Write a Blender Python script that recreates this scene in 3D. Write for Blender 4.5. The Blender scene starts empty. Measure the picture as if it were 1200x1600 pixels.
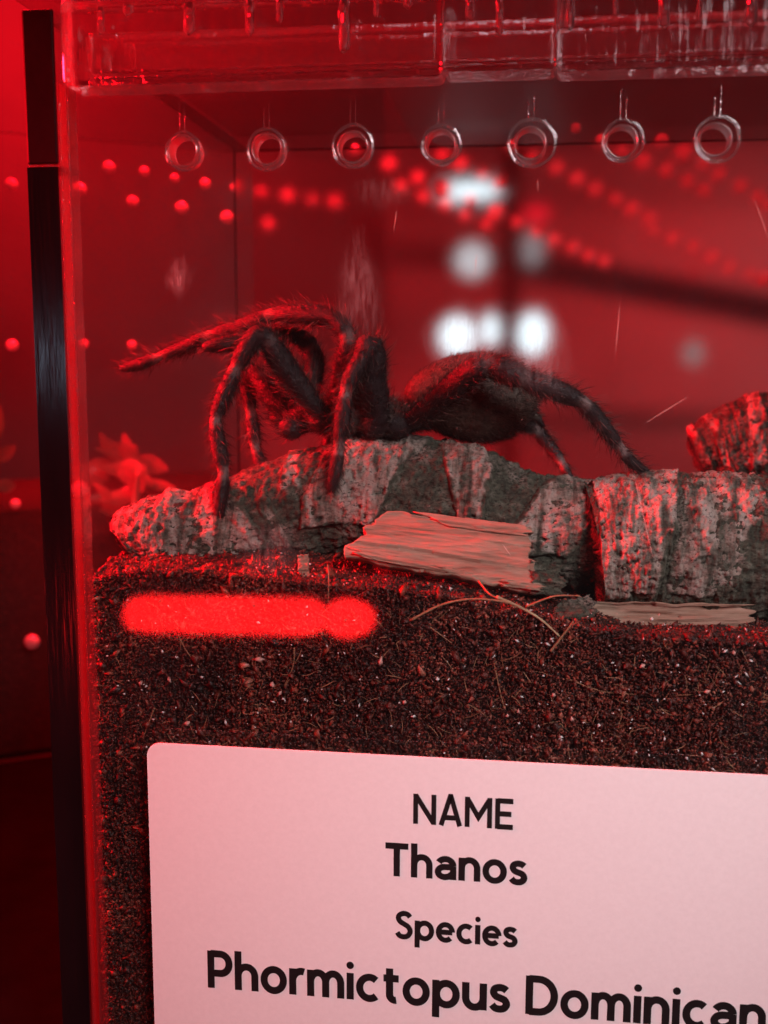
import bpy, bmesh, math, random
import numpy as np
from mathutils import Vector, Matrix

# ------------------------------------------------------------------ camera
CM = 0.01                       # everything below is written in centimetres
FPX = 1700.0                    # focal length in photograph pixels (1200 x 1600)
SC = bpy.context.scene
COL = SC.collection
def unit(v):
    v = np.array(v, float); return v / np.linalg.norm(v)
_X = -unit([-12750, -295, FPX]); _Z = -unit([-45, 11750, FPX])
_Z = unit(_Z - _X * (_X @ _Z)); _Y = np.cross(_Z, _X)
MC = np.stack([_X, _Y, _Z], 1)              # world -> camera (right, down, forward)
EYE = np.array([0.0, -25.0, 20.0])
def at(px, py, Y):
    """point of the photograph carried out to the plane y = Y (cm)"""
    d = MC.T @ np.array([(px - 600) / FPX, (py - 800) / FPX, 1.0])
    return EYE + d * ((Y - EYE[1]) / d[1])
def pxcm(Y):                                # photograph pixels per cm at depth Y
    return FPX / (Y + 25.0) / 0.98

cam = bpy.data.cameras.new("camera")
co = bpy.data.objects.new("camera", cam); COL.objects.link(co)
R = Matrix((MC[0], -MC[1], -MC[2])).transposed()
co.matrix_world = Matrix.Translation(Vector(EYE * CM)) @ R.to_4x4()
cam.sensor_width = 36; cam.sensor_fit = 'AUTO'; cam.lens = 36 * FPX / 1600
cam.clip_start = 0.01; cam.clip_end = 50
cam.dof.use_dof = True; cam.dof.focus_distance = 0.279; cam.dof.aperture_fstop = 13.5
SC.camera = co

# ------------------------------------------------------------------ light
w = bpy.data.worlds.new("World"); SC.world = w; w.use_nodes = True
w.node_tree.nodes["Background"].inputs[0].default_value = (0.05, 0.012, 0.016, 1)
w.node_tree.nodes["Background"].inputs[1].default_value = 0.1
SC.view_settings.view_transform = 'Standard'; SC.view_settings.look = 'None'
SC.view_settings.exposure = 0; SC.view_settings.gamma = 1
SC.render.engine = 'CYCLES'
cy = SC.cycles
cy.use_denoising = True
cy.max_bounces = 16; cy.transparent_max_bounces = 40; cy.transmission_bounces = 14
cy.glossy_bounces = 6; cy.sample_clamp_indirect = 4.0; cy.sample_clamp_direct = 0

def area(name, loc, target, sx, sy, power, color, spread=180):
    l = bpy.data.lights.new(name, 'AREA'); l.shape = 'RECTANGLE'
    l.size = sx * CM; l.size_y = sy * CM; l.energy = power; l.color = color
    l.spread = math.radians(spread)
    o = bpy.data.objects.new(name, l); COL.objects.link(o)
    o.location = Vector(loc) * CM
    o.rotation_euler = (Vector(target) - Vector(loc)).to_track_quat('-Z', 'Y').to_euler()
    return o
RED = (1.0, 0.003, 0.012)
WHITE = (1.0, 0.93, 0.955)
area("red_side_lamp", (-50, 0.5, 30), (-6, 3, 15), 9, 12, 4.0, RED, 70)
area("red_front_lamp", (-36, -23, 27), (-9, 0, 12), 9, 9, 0.17, RED, 80)
area("red_back_lamp", (-26, 14, 42), (-6, 5, 16), 16, 8, 1.25, RED, 100)
area("red_wall_lamp", (-46, 46, 48), (-36, 64, 36), 12, 12, 0.68, RED, 150)
area("red_fill_lamp", (22, 36, 46), (3, 64, 6), 12, 12, 0.42, RED, 90)
area("red_vent_fill", (8, 20, 50), (5, 31, 25), 14, 6, 0.24, RED, 75)  # added red lamp with no source of its own, brightens the vent dots
area("red_neighbour_lamp", (-16, 22, 50), (-16, 30, 16), 8, 8, 2.6, RED, 80)
area("red_plant_fill", (-24, 13, 27), (-15, 25, 15.5), 5, 5, 0.24, RED, 70)  # unseen helper lamp added so the leaves show bright red
area("room_light", (25, -38, 42), (2, 1, 11), 20, 16, 0.24, WHITE, 44)
area("cabinet_fill_light", (46, 40, 30), (22, 60, 22), 8, 8, 0.10, (1, 0.74, 0.74), 110)  # added fill for the pale cabinet, the bulbs behind are too weak

# ------------------------------------------------------------------ helpers
rng = np.random.default_rng(7)
random.seed(7)
def _hash(i, j, k, s):
    h = (i * 374761393 + j * 668265263 + k * 2147483647 + s * 974711) & 0xFFFFFFFF
    h = ((h ^ (h >> 13)) * 1274126177) & 0xFFFFFFFF
    h = ((h ^ (h >> 16)) * 2246822519) & 0xFFFFFFFF
    return ((h ^ (h >> 15)) & 0xFFFF) / 65535.0
def vnoise(P, s=0):
    P = np.asarray(P, float); I = np.floor(P).astype(np.int64); F = P - I
    F = F * F * (3 - 2 * F); o = 0
    for a in (0, 1):
        for b in (0, 1):
            for c in (0, 1):
                wt = (F[..., 0] if a else 1 - F[..., 0]) * (F[..., 1] if b else 1 - F[..., 1]) * (F[..., 2] if c else 1 - F[..., 2])
                o = o + wt * _hash(I[..., 0] + a, I[..., 1] + b, I[..., 2] + c, s)
    return o
def fbm(P, s=0, octv=4):
    P = np.asarray(P, float); o = 0; a = 0.5; t = 0
    for k in range(octv):
        o = o + a * (vnoise(P, s + k * 17) - 0.5); t += a; P = P * 2.03; a *= 0.5
    return o / t * 2                     # about -1..1
def sstep(a, b, x):
    t = np.clip((x - a) / (b - a), 0, 1); return t * t * (3 - 2 * t)

def props(o, label=None, cat=None, group=None, kind=None):
    if label: o['label'] = label
    if cat: o['category'] = cat
    if group: o['group'] = group
    if kind: o['kind'] = kind
    return o
def root(name, loc, label=None, cat=None, group=None, kind=None):
    o = bpy.data.objects.new(name, None); COL.objects.link(o)
    o.location = Vector(loc) * CM; o.empty_display_size = 0.01
    return props(o, label, cat, group, kind)
def worldloc(o):
    v = Vector((0, 0, 0))
    while o is not None:
        v += o.location; o = o.parent
    return v
def mk(name, V, F, mat, parent=None, smooth=False, origin=None, **kw):
    """one mesh object from world-space centimetres"""
    V = np.asarray(V, float) * CM
    me = bpy.data.meshes.new(name)
    if parent is not None:
        base = np.array(worldloc(parent)); loc = np.zeros(3)
    else:
        base = np.array(origin if origin is not None else V.mean(0) / CM, float) * CM; loc = base
    V = V - base
    if isinstance(F, np.ndarray):
        n, k = F.shape
        me.vertices.add(len(V)); me.vertices.foreach_set('co', V.ravel())
        me.loops.add(n * k); me.loops.foreach_set('vertex_index', F.ravel().astype(np.int32))
        me.polygons.add(n); me.polygons.foreach_set('loop_start', np.arange(n, dtype=np.int32) * k)
        me.polygons.foreach_set('loop_total', np.full(n, k, np.int32))
        me.update(calc_edges=True); me.validate()
    else:
        me.from_pydata([tuple(v) for v in V], [], F)
    if mat: 
        for m in (mat if isinstance(mat, (list, tuple)) else [mat]): me.materials.append(m)
    if smooth: me.polygons.foreach_set('use_smooth', [True] * len(me.polygons))
    o = bpy.data.objects.new(name, me); COL.objects.link(o)
    o.location = Vector(loc)
    if parent is not None: o.parent = parent
    return props(o, **kw)
def setcol(o, name, vals):
    a = o.data.attributes.new(name, 'FLOAT', 'POINT'); a.data.foreach_set('value', np.asarray(vals, np.float32))
def grid_faces(nu, nv, wrap=False):
    i = np.arange(nu - 1)[:, None]; m = nv if wrap else nv - 1
    j = np.arange(m)[None, :]; j2 = (j + 1) % nv
    return np.stack([(i * nv + j), (i * nv + j2), ((i + 1) * nv + j2), ((i + 1) * nv + j)], -1).reshape(-1, 4)
def box(x0, x1, y0, y1, z0, z1, bev=0.0, seg=2):
    bm = bmesh.new(); bmesh.ops.create_cube(bm, size=1)
    for v in bm.verts:
        v.co = Vector(((x0 + x1) / 2 + v.co.x * (x1 - x0), (y0 + y1) / 2 + v.co.y * (y1 - y0), (z0 + z1) / 2 + v.co.z * (z1 - z0)))
    if bev: bmesh.ops.bevel(bm, geom=bm.edges[:], offset=bev, segments=seg, affect='EDGES', profile=0.5)
    return take(bm)
def take(bm):
    bm.verts.ensure_lookup_table(); bm.verts.index_update()
    V = [tuple(v.co) for v in bm.verts]; F = [tuple(v.index for v in f.verts) for f in bm.faces]
    bm.free(); return V, F
def join(parts):
    V = []; F = []
    for v, f in parts:
        b = len(V); V += [tuple(x) for x in v]; F += [tuple(int(i) + b for i in q) for q in f]
    return V, F
def tube(pts, rad, n=8, cap=True):
    pts = np.asarray(pts, float); rad = np.broadcast_to(np.asarray(rad, float), (len(pts),))
    T = np.gradient(pts, axis=0); T /= np.linalg.norm(T, axis=1)[:, None] + 1e-9
    ref = np.array([0.13, 0.2, 1.0]) if abs(T[0, 2]) < 0.8 else np.array([1.0, 0.1, 0.2])
    V = []; U = unit(np.cross(T[0], ref))
    for p, t, r in zip(pts, T, rad):
        U = unit(U - t * (U @ t)); B = np.cross(t, U)
        for k in range(n):
            a = 2 * math.pi * k / n; V.append(p + r * (math.cos(a) * U + math.sin(a) * B))
    F = [tuple(q) for q in grid_faces(len(pts), n, True)]
    if cap:
        V.append(pts[0]); V.append(pts[-1]); a, b = len(V) - 2, len(V) - 1; m = (len(pts) - 1) * n
        for k in range(n):
            F.append((a, (k + 1) % n, k)); F.append((b, m + k, m + (k + 1) % n))
    return V, F
def smooth_path(P, n=24):
    P = np.asarray(P, float); Q = np.vstack([2 * P[0] - P[1], P, 2 * P[-1] - P[-2]]); out = []
    for u in np.linspace(0, len(P) - 1 - 1e-6, n):
        i = int(u); t = u - i; a, b, c, d = Q[i], Q[i + 1], Q[i + 2], Q[i + 3]
        out.append(0.5 * (2 * b + (c - a) * t + (2 * a - 5 * b + 4 * c - d) * t * t + (3 * b - a - 3 * c + d) * t ** 3))
    return np.array(out)

# ------------------------------------------------------------------ materials
class NT:
    def __init__(s, name):
        s.m = bpy.data.materials.new(name); s.m.use_nodes = True
        s.t = s.m.node_tree; s.t.nodes.clear(); s.out = s.t.nodes.new('ShaderNodeOutputMaterial')
    def n(s, typ, **kw):
        nd = s.t.nodes.new(typ)
        for k, v in kw.items():
            if k.startswith('i_'):
                key = k[2:]; key = int(key) if key.isdigit() else key.replace('_', ' ')
                if isinstance(v, bpy.types.NodeSocket): s.t.links.new(v, nd.inputs[key])
                else: nd.inputs[key].default_value = v
            else: setattr(nd, k, v)
        return nd
    def link(s, a, b): s.t.links.new(a, b)
    def ramp(s, fac, stops, interp='LINEAR'):
        r = s.n('ShaderNodeValToRGB', i_0=fac); e = r.color_ramp; e.interpolation = interp
        while len(e.elements) < len(stops): e.elements.new(0.5)
        for el, (p, c) in zip(e.elements, stops): el.position = p; el.color = (*c, 1)
        return r.outputs[0]
    def coord(s, scale=(1, 1, 1)):
        g = s.n('ShaderNodeNewGeometry'); 
        mp = s.n('ShaderNodeMapping', i_Vector=g.outputs['Position']); mp.inputs['Scale'].default_value = scale
        return mp.outputs[0]
    def noise(s, vec, scale, detail=4, rough=0.6, dist=0.0):
        return s.n('ShaderNodeTexNoise', i_Vector=vec, i_Scale=scale, i_Detail=detail, i_Roughness=rough, i_Distortion=dist).outputs[0]
    def math(s, op, a, b=None, c=None):
        nd = s.n('ShaderNodeMath', operation=op)
        for i, v in enumerate((a, b, c)):
            if v is None: continue
            if isinstance(v, bpy.types.NodeSocket): s.link(v, nd.inputs[i])
            else: nd.inputs[i].default_value = v
        return nd.outputs[0]
    def mixc(s, f, a, b):
        nd = s.n('ShaderNodeMix', data_type='RGBA')
        for k, v in ((0, f), (6, a), (7, b)):
            if isinstance(v, bpy.types.NodeSocket): s.link(v, nd.inputs[k])
            else: nd.inputs[k].default_value = v if k == 0 else (*v, 1)
        return nd.outputs[2]
    def bump(s, h, strength=0.5, dist=0.001):
        return s.n('ShaderNodeBump', i_Height=h, i_Strength=strength, i_Distance=dist).outputs[0]
    def pbr(s, color, rough=0.6, normal=None, spec=0.4, **kw):
        p = s.n('ShaderNodeBsdfPrincipled')
        for k, v in (('Base Color', color), ('Roughness', rough), ('Normal', normal), ('Specular IOR Level', spec)) + tuple((a.replace('_', ' '), b) for a, b in kw.items()):
            if v is None: continue
            if isinstance(v, bpy.types.NodeSocket): s.link(v, p.inputs[k])
            else: p.inputs[k].default_value = (*v, 1) if isinstance(v, tuple) and len(v) == 3 else v
        return p.outputs[0]
    def done(s, shader):
        s.link(shader, s.out.inputs[0]); return s.m
    def attr(s, name): return s.n('ShaderNodeAttribute', attribute_name=name).outputs['Fac']

def thin_clear(name, tint, rough=0.03, haze=0.0, hazecol=(0.8, 0.78, 0.78), gcol=1.0):
    """a clear acrylic face: looks through, with the grazing reflection of acrylic and a little dust haze"""
    t = NT(name); g = t.n('ShaderNodeNewGeometry')
    ior = t.n('ShaderNodeMix', data_type='FLOAT'); t.link(g.outputs['Backfacing'], ior.inputs[0])
    ior.inputs[2].default_value = 1.49; ior.inputs[3].default_value = 1 / 1.49
    fr = t.n('ShaderNodeFresnel', i_IOR=ior.outputs[0]).outputs[0]
    tr = t.n('ShaderNodeBsdfTransparent'); tr.inputs[0].default_value = (*tint, 1)
    gl = t.n('ShaderNodeBsdfGlossy', i_Roughness=rough); gl.inputs[0].default_value = (gcol, gcol, gcol, 1)
    if haze:
        nz = t.noise(t.coord((60, 60, 14)), 1.0, 5, 0.65)
        hf = t.math('MULTIPLY', t.ramp(nz, [(0.38, (0.15,) * 3), (0.75, (1, 1, 1))]), haze)
        df = t.n('ShaderNodeBsdfDiffuse'); df.inputs[0].default_value = (*hazecol, 1)
        mh = t.n('ShaderNodeMixShader', i_0=hf); t.link(tr.outputs[0], mh.inputs[1]); t.link(df.outputs[0], mh.inputs[2]); base = mh.outputs[0]
    else: base = tr.outputs[0]
    mx = t.n('ShaderNodeMixShader', i_0=fr); t.link(base, mx.inputs[1]); t.link(gl.outputs[0], mx.inputs[2])
    return t.done(mx.outputs[0])
M_PANE = thin_clear("clear_acrylic_front", (0.99, 0.985, 0.985), 0.035, 0.004)
M_CLEAR = thin_clear("clear_acrylic", (0.985, 0.97, 0.97), 0.12, 0.006)
M_WORN = thin_clear("worn_acrylic", (0.97, 0.93, 0.93), 0.38, 0.002, gcol=0.3)
M_DUSTY = thin_clear("dusty_acrylic", (0.98, 0.96, 0.96), 0.7, 0.0, gcol=0.3)
def glass(name, col, rough, ior=1.49):
    t = NT(name); nz = t.noise(t.coord((1, 1, 0.12)), 260, 3)
    tl_ = t.n('ShaderNodeBsdfTranslucent'); tl_.inputs[0].default_value = (0.8, 0.7, 0.7, 1)
    b = t.n('ShaderNodeBsdfGlass', i_Roughness=rough, i_IOR=ior, i_Normal=t.bump(nz, 0.55, 0.0008)); b.inputs[0].default_value = (*col, 1)
    mx = t.n('ShaderNodeMixShader', i_0=0.05); t.link(b.outputs[0], mx.inputs[1]); t.link(tl_.outputs[0], mx.inputs[2])
    return t.done(mx.outputs[0])
M_LIDGLASS = glass("thick_acrylic", (0.97, 0.93, 0.94), 0.03)
M_BORE = None
def scuffed(name, col, rough):
    t = NT(name); b = t.n('ShaderNodeBsdfRefraction', i_Roughness=rough, i_IOR=1.45); b.inputs[0].default_value = (*col, 1)
    return t.done(b.outputs[0])
M_SCUFF = scuffed("scuffed_acrylic", (0.97, 0.95, 0.95), 0.19)
def frosted(name, col, tr=0.45, gloss=0.25):
    t = NT(name)
    d = t.n('ShaderNodeBsdfDiffuse'); d.inputs[0].default_value = (*col, 1)
    l = t.n('ShaderNodeBsdfTranslucent'); l.inputs[0].default_value = (*col, 1)
    nz = t.noise(t.coord(), 900, 3)
    g = t.n('ShaderNodeBsdfGlossy', i_Roughness=0.16, i_Normal=t.bump(nz, 0.4, 0.0004)); g.inputs[0].default_value = (0.95, 0.93, 0.93, 1)
    a = t.n('ShaderNodeMixShader', i_0=tr); t.link(d.outputs[0], a.inputs[1]); t.link(l.outputs[0], a.inputs[2])
    b = t.n('ShaderNodeMixShader', i_0=gloss); t.link(a.outputs[0], b.inputs[1]); t.link(g.outputs[0], b.inputs[2])
    return t.done(b.outputs[0])
def frosted_clear(name, col, clear, **k):
    m = frosted(name, col, **k); nt = m.node_tree
    out = [n for n in nt.nodes if n.type == 'OUTPUT_MATERIAL'][0]; src = out.inputs[0].links[0].from_socket
    tp = nt.nodes.new('ShaderNodeBsdfTransparent'); mx = nt.nodes.new('ShaderNodeMixShader'); mx.inputs[0].default_value = clear
    nt.links.new(src, mx.inputs[1]); nt.links.new(tp.outputs[0], mx.inputs[2]); nt.links.new(mx.outputs[0], out.inputs[0])
    return m
M_HOLE = frosted_clear("drilled_acrylic_edge", (0.4, 0.34, 0.34), 0.32, tr=0.88, gloss=0.3)
M_RIM = frosted_clear("polished_hole_rim", (0.3, 0.26, 0.26), 0.68, gloss=0.6)
M_STUD = frosted("frosted_stud", (0.8, 0.7, 0.7), 0.5, 0.15)
M_GLOW_SEAM = frosted_clear("glow_tinted_cement_seam", (0.16, 0.05, 0.055), 0.65, gloss=0.3)  # red tint stands in for lamp light carried along the acrylic edge
def edge_mat():
    t = NT("polished_dark_edge"); nz = t.noise(t.coord((1, 1, 0.05)), 380, 4)
    c = t.ramp(t.noise(t.coord((1, 1, 0.3)), 30, 3), [(0.3, (0.004, 0.002, 0.003)), (0.8, (0.02, 0.008, 0.01))])
    return t.done(t.pbr(c, 0.14, t.bump(nz, 0.25, 0.0005), 0.5))
M_EDGE = edge_mat()
def soil_mat(name, grain):
    t = NT(name); v = t.coord()
    if grain:
        a = t.attr('tone')
        c = t.ramp(a, [(0.0, (0.010, 0.004, 0.003)), (0.4, (0.095, 0.014, 0.008)), (0.7, (0.21, 0.03, 0.016)), (0.92, (0.32, 0.055, 0.028)), (1.0, (0.36, 0.11, 0.07))])  # red raised beyond the coir's own brown, stands in for red lamp light
        nz = t.noise(v, 1500, 3)
        c = t.mixc(t.math('MULTIPLY', nz, 0.45), c, (0.006, 0.003, 0.002))
        return t.done(t.pbr(c, 0.5, t.bump(nz, 0.7, 0.0006), 0.45))
    nz = t.noise(v, 420, 8, 0.75)
    c = t.ramp(nz, [(0.3, (0.008, 0.003, 0.002)), (0.55, (0.05, 0.014, 0.009)), (0.75, (0.13, 0.038, 0.02))])
    return t.done(t.pbr(c, 0.6, t.bump(nz, 1.0, 0.003), 0.4))
M_SOIL = soil_mat("moist_coir_soil", False); M_GRAIN = soil_mat("coir_grain", True)
def plain(name, col, rough=0.6, var=0.35, scale=400, bump=0.4, spec=0.4):
    t = NT(name); nz = t.noise(t.coord(), scale, 5)
    c = t.mixc(t.ramp(nz, [(0.3, (0, 0, 0)), (0.75, (1, 1, 1))]), tuple(x * (1 - var) for x in col), col)
    return t.done(t.pbr(c, rough, t.bump(nz, bump, 0.0006), spec))
M_EDGE2 = plain("dark_red_edge", (0.05, 0.006, 0.01), 0.2, 0.5, 60, 0.2)
M_PERLITE = plain("perlite", (0.72, 0.68, 0.66), 0.7)
M_ROOT = plain("dry_root", (0.34, 0.17, 0.09), 0.6, 0.5)
M_STRAW = plain("pale_straw", (0.42, 0.30, 0.17), 0.6, 0.5)
M_DUST = plain("dust", (0.6, 0.5, 0.45), 0.9, 0.3)
M_LEAF = frosted("leaf", (0.42, 0.45, 0.3), 0.4, 0.06)
M_WALL = plain("painted_wall", (0.36, 0.33, 0.33), 0.85, 0.25, 9, 0.1)
M_SHELF = plain("shelf_board", (0.005, 0.0045, 0.0045), 1.0, 0.4, 40, 0.2, 0.0)
M_GREY = plain("grey_shelf_edge", (0.12, 0.1, 0.1), 0.7, 0.3, 60, 0.1)
M_TEAL = plain("dark_teal_paint", (0.03, 0.17, 0.17), 0.6, 0.3, 60, 0.1, 0.2)
M_POST = plain("dark_post_paint", (0.03, 0.008, 0.01), 0.6, 0.3, 60, 0.1, 0.2)
M_PALE = plain("pale_cabinet", (0.5, 0.45, 0.45), 0.8, 0.2, 12, 0.1)
def wood_mat():
    t = NT("split_pale_wood"); v = t.coord((16, 90, 130)); v2 = t.coord((60, 400, 700))
    a = t.noise(v, 1.6, 6, 0.6, 0.6); b = t.noise(v2, 1.5, 4)
    h = t.math('ADD', a, t.math('MULTIPLY', b, 0.5))
    c = t.ramp(t.math('MULTIPLY', h, 0.67), [(0.32, (0.07, 0.032, 0.018)), (0.43, (0.22, 0.135, 0.095)), (0.58, (0.31, 0.205, 0.15)), (0.66, (0.17, 0.095, 0.06)), (0.8, (0.26, 0.165, 0.12))])
    return t.done(t.pbr(c, 0.7, t.bump(h, 0.7, 0.0012), 0.3))
M_WOOD = wood_mat()
def bark_mat(name, plate):
    t = NT(name); v = t.coord((0.78, 1, 1.25))
    big = t.noise(t.coord((1, 1, 0.5)), 95, 3); mid = t.noise(v, 330, 6, 0.7); fine = t.noise(v, 1300, 4, 0.7)
    vo = t.n('ShaderNodeTexVoronoi', i_Vector=v, i_Scale=520).outputs['Distance']
    if plate:
        mp = t.n('ShaderNodeMapping', i_Vector=t.n('ShaderNodeNewGeometry').outputs['Position']); mp.inputs['Rotation'].default_value = (0, math.radians(17), 0); mp.inputs['Scale'].default_value = (2.0, 0.35, 0.35)
        stripe = t.noise(mp.outputs[0], 150, 4, 0.6, 0.3)
        f = t.math('ADD', t.math('MULTIPLY', mid, 0.5), t.math('ADD', t.math('MULTIPLY', big, 0.1), t.math('MULTIPLY', t.math('ADD', t.math('MULTIPLY', t.math('SUBTRACT', stripe, 0.5), 1.7), 0.5), 0.55)))
        c = t.ramp(f, [(0.40, (0.04, 0.04, 0.03)), (0.52, (0.15, 0.125, 0.10)), (0.62, (0.32, 0.26, 0.22)), (0.8, (0.46, 0.38, 0.34))])
        pit = t.ramp(t.math('SUBTRACT', fine, t.math('MULTIPLY', vo, 0.1)), [(0.27, (0, 0, 0)), (0.40, (1, 1, 1))])
        c = t.mixc(pit, (0.05, 0.035, 0.03), c)
        dark = t.ramp(mid, [(0.3, (0.02, 0.021, 0.015)), (0.55, (0.085, 0.085, 0.062)), (0.75, (0.2, 0.18, 0.145))])
        inner = t.math('ADD', t.attr('inner'), t.math('MULTIPLY', t.math('SUBTRACT', big, 0.5), 1.6))
        inner = t.math('ADD', inner, t.math('MULTIPLY', t.math('SUBTRACT', mid, 0.5), 0.9))
        c = t.mixc(t.ramp(inner, [(0.30, (0, 0, 0)), (0.55, (1, 1, 1))]), dark, c)
    else:
        c = t.ramp(mid, [(0.3, (0.02, 0.021, 0.015)), (0.55, (0.085, 0.085, 0.062)), (0.75, (0.2, 0.18, 0.145))])
        c = t.mixc(t.math('MULTIPLY', t.ramp(big, [(0.55, (0, 0, 0)), (0.68, (1, 1, 1))]), t.ramp(fine, [(0.4, (0, 0, 0)), (0.6, (1, 1, 1))])), c, (0.27, 0.21, 0.18))
        c = t.mixc(t.ramp(fine, [(0.35, (1, 1, 1)), (0.5, (0, 0, 0))]), c, (0.018, 0.017, 0.012))
    h = t.math('ADD', t.math('ADD', mid, t.math('MULTIPLY', fine, 0.5)), t.math('MULTIPLY', vo, 0.35))
    return t.done(t.pbr(c, 0.8, t.bump(h, 0.9, 0.0016), 0.25))
M_BARK = bark_mat("dark_mossy_bark", False); M_PLATE = bark_mat("pale_corky_bark", True)
def spider_mat():
    t = NT("spider_cuticle"); v = t.coord(); nz = t.noise(v, 700, 5, 0.7)
    ab = t.attr('abdomen'); jt = t.attr('joint'); cp = t.attr('carapace')
    c = t.ramp(nz, [(0.3, (0.006, 0.004, 0.005)), (0.7, (0.028, 0.015, 0.016))])
    c = t.mixc(cp, c, t.ramp(nz, [(0.3, (0.02, 0.012, 0.01)), (0.7, (0.075, 0.042, 0.034))]))
    c = t.mixc(ab, c, t.ramp(nz, [(0.3, (0.028, 0.02, 0.015)), (0.7, (0.11, 0.08, 0.062))]))
    c = t.mixc(jt, c, (0.27, 0.17, 0.16))
    return t.done(t.pbr(c, 0.42, t.bump(nz, 0.7, 0.0008), 0.35))
M_SPIDER = spider_mat()
def hair_mat():
    t = NT("spider_setae"); a = t.attr('tone')
    c = t.ramp(a, [(0, (0.008, 0.005, 0.005)), (0.7, (0.035, 0.02, 0.017)), (1, (0.17, 0.11, 0.09))])
    return t.done(t.pbr(c, 0.45, None, 0.35))
M_HAIR = hair_mat()
def paper_mat():
    t = NT("white_label_stock"); nz = t.noise(t.coord(), 900, 3)
    c = t.ramp(nz, [(0.3, (0.77, 0.74, 0.75)), (0.7, (0.81, 0.78, 0.79))])
    return t.done(t.pbr(c, 0.55, t.bump(nz, 0.06, 0.0002), 0.3))
M_PAPER = paper_mat()
M_INK = plain("black_ink", (0.012, 0.01, 0.011), 0.6, 0.3, 500, 0.1, 0.2)
def lamp_mat(name, col, strength, vary=0):
    t = NT(name)
    if vary: strength = t.math('MULTIPLY', t.ramp(t.noise(t.coord((1, 1, 0.6)), 26, 4), [(0.3, (1 - vary,) * 3), (0.7, (1, 1, 1))]), strength)
    e = t.n('ShaderNodeEmission', i_Strength=strength); e.inputs[0].default_value = (*col, 1)
    return t.done(e.outputs[0])
M_LAMPWHITE = lamp_mat("cool_white_lamp", (0.66, 0.93, 1.0), 2.5)
M_GLAREDIM = lamp_mat("dim_shelf_glare", (0.75, 0.9, 0.95), 1.0)
M_LAMPRED = lamp_mat("red_tube_glow", (1.0, 0.008, 0.010), 26.0, 0.5)
M_LAMPCOOL = lamp_mat("blue_white_bulb", (0.6, 0.75, 1.0), 14.0)
M_HOUSING = plain("lamp_housing", (0.03, 0.03, 0.032), 0.5, 0.2, 100, 0.1)

# ------------------------------------------------------------------ setting
def plane_xy(x0, x1, y0, y1, z): return [(x0, y0, z), (x1, y0, z), (x1, y1, z), (x0, y1, z)], [(0, 1, 2, 3)]
V, F = box(-90, 110, -1.5, 64, -2.4, 0); mk("shelf", V, F, M_SHELF, kind='structure')
V, F = box(-140, 160, 64.5, 68, -20, 110); mk("wall", V, F, M_WALL, kind='structure')

# ------------------------------------------------------------------ the enclosure
XL, XR, D, H = -11.82, 24.0, 18.0, 26.4
XI = at(108, 700, 0)[0]                          # where the side panel's dark edge ends
case = root("terrarium", (6, 9, 0), "clear acrylic spider enclosure with a row of round vent holes along its front", "terrarium")
HOLES = [(285, 236), (413, 235), (548, 232), (683, 231), (822, 229), (968, 225), (1118, 219)]
holes = [(at(x, y, 0)[0], 24.6) for x, y in HOLES]
dx = (holes[-1][0] - holes[0][0]) / 6
holes = [(holes[0][0] + dx * i, 24.6) for i in range(7 + 9)]
holes = [h for h in holes if h[0] < XR - 1]
HR = 0.36
def plate_with_holes(rect, hs, r, y0, y1):
    """flat sheet in the x-z plane with real round holes, as triangles"""
    bm = bmesh.new(); edges = []
    def loop(pts):
        vs = [bm.verts.new((x, 0, z)) for x, z in pts]
        for i in range(len(vs)): edges.append(bm.edges.new((vs[i], vs[(i + 1) % len(vs)])))
    x0, x1, z0, z1 = rect
    loop([(x0, z0), (x1, z0), (x1, z1), (x0, z1)])
    for hx, hz in hs: loop([(hx + r * math.cos(2 * math.pi * k / 40), hz + r * math.sin(2 * math.pi * k / 40)) for k in range(40)])
    bmesh.ops.triangle_fill(bm, use_beauty=True, use_dissolve=False, edges=edges, normal=(0, -1, 0))
    # fills of the holes themselves, if any, go
    kill = [f for f in bm.faces if any((f.calc_center_median().x - hx) ** 2 + (f.calc_center_median().z - hz) ** 2 < (r * 0.98) ** 2 and all((v.co.x - hx) ** 2 + (v.co.z - hz) ** 2 < (r * 1.01) ** 2 for v in f.verts) for hx, hz in hs)]
    bmesh.ops.delete(bm, geom=kill, context='FACES')
    bmesh.ops.recalc_face_normals(bm, faces=bm.faces[:])
    for f in bm.faces:
        if f.normal.y > 0: f.normal_flip()
    V, F = take(bm); n = len(V)
    VV = [(x, y0, z) for x, _, z in V] + [(x, y1, z) for x, _, z in V]
    FF = list(F) + [tuple(i + n for i in reversed(f)) for f in F]
    cnt = {}
    for f in F:
        for a, b in zip(f, f[1:] + f[:1]): cnt[(a, b)] = 1
    for (a, b) in list(cnt):
        if (b, a) not in cnt: FF.append((b, a, a + n, b + n))
    return VV, FF
front = None
V, F = plate_with_holes((XI + 0.30, XR, 0.02, 26.2), holes, HR, 0.0, 0.5)
front = mk("front_panel", V, F, M_PANE, case)
def ring(cx, cz, r0, r1, y0, y1, n=40):
    prof = [(r0, y0 + 0.03), (r0 + 0.02, y0), (r1, y0), (r1 + 0.03, y0 + 0.03), (r1 + 0.03, y1 - 0.03), (r1, y1), (r0 + 0.02, y1), (r0, y1 - 0.03)]
    V = []; m = len(prof)
    for k in range(n):
        a = 2 * math.pi * k / n
        for r, y in prof: V.append((cx + r * math.cos(a), y, cz + r * math.sin(a)))
    F = []
    for k in range(n):
        for j in range(m):
            k2 = (k + 1) % n; j2 = (j + 1) % m
            F.append((k * m + j, k2 * m + j, k2 * m + j2, k * m + j2))
    return V, F
hr_ = np.random.default_rng(21)
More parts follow.
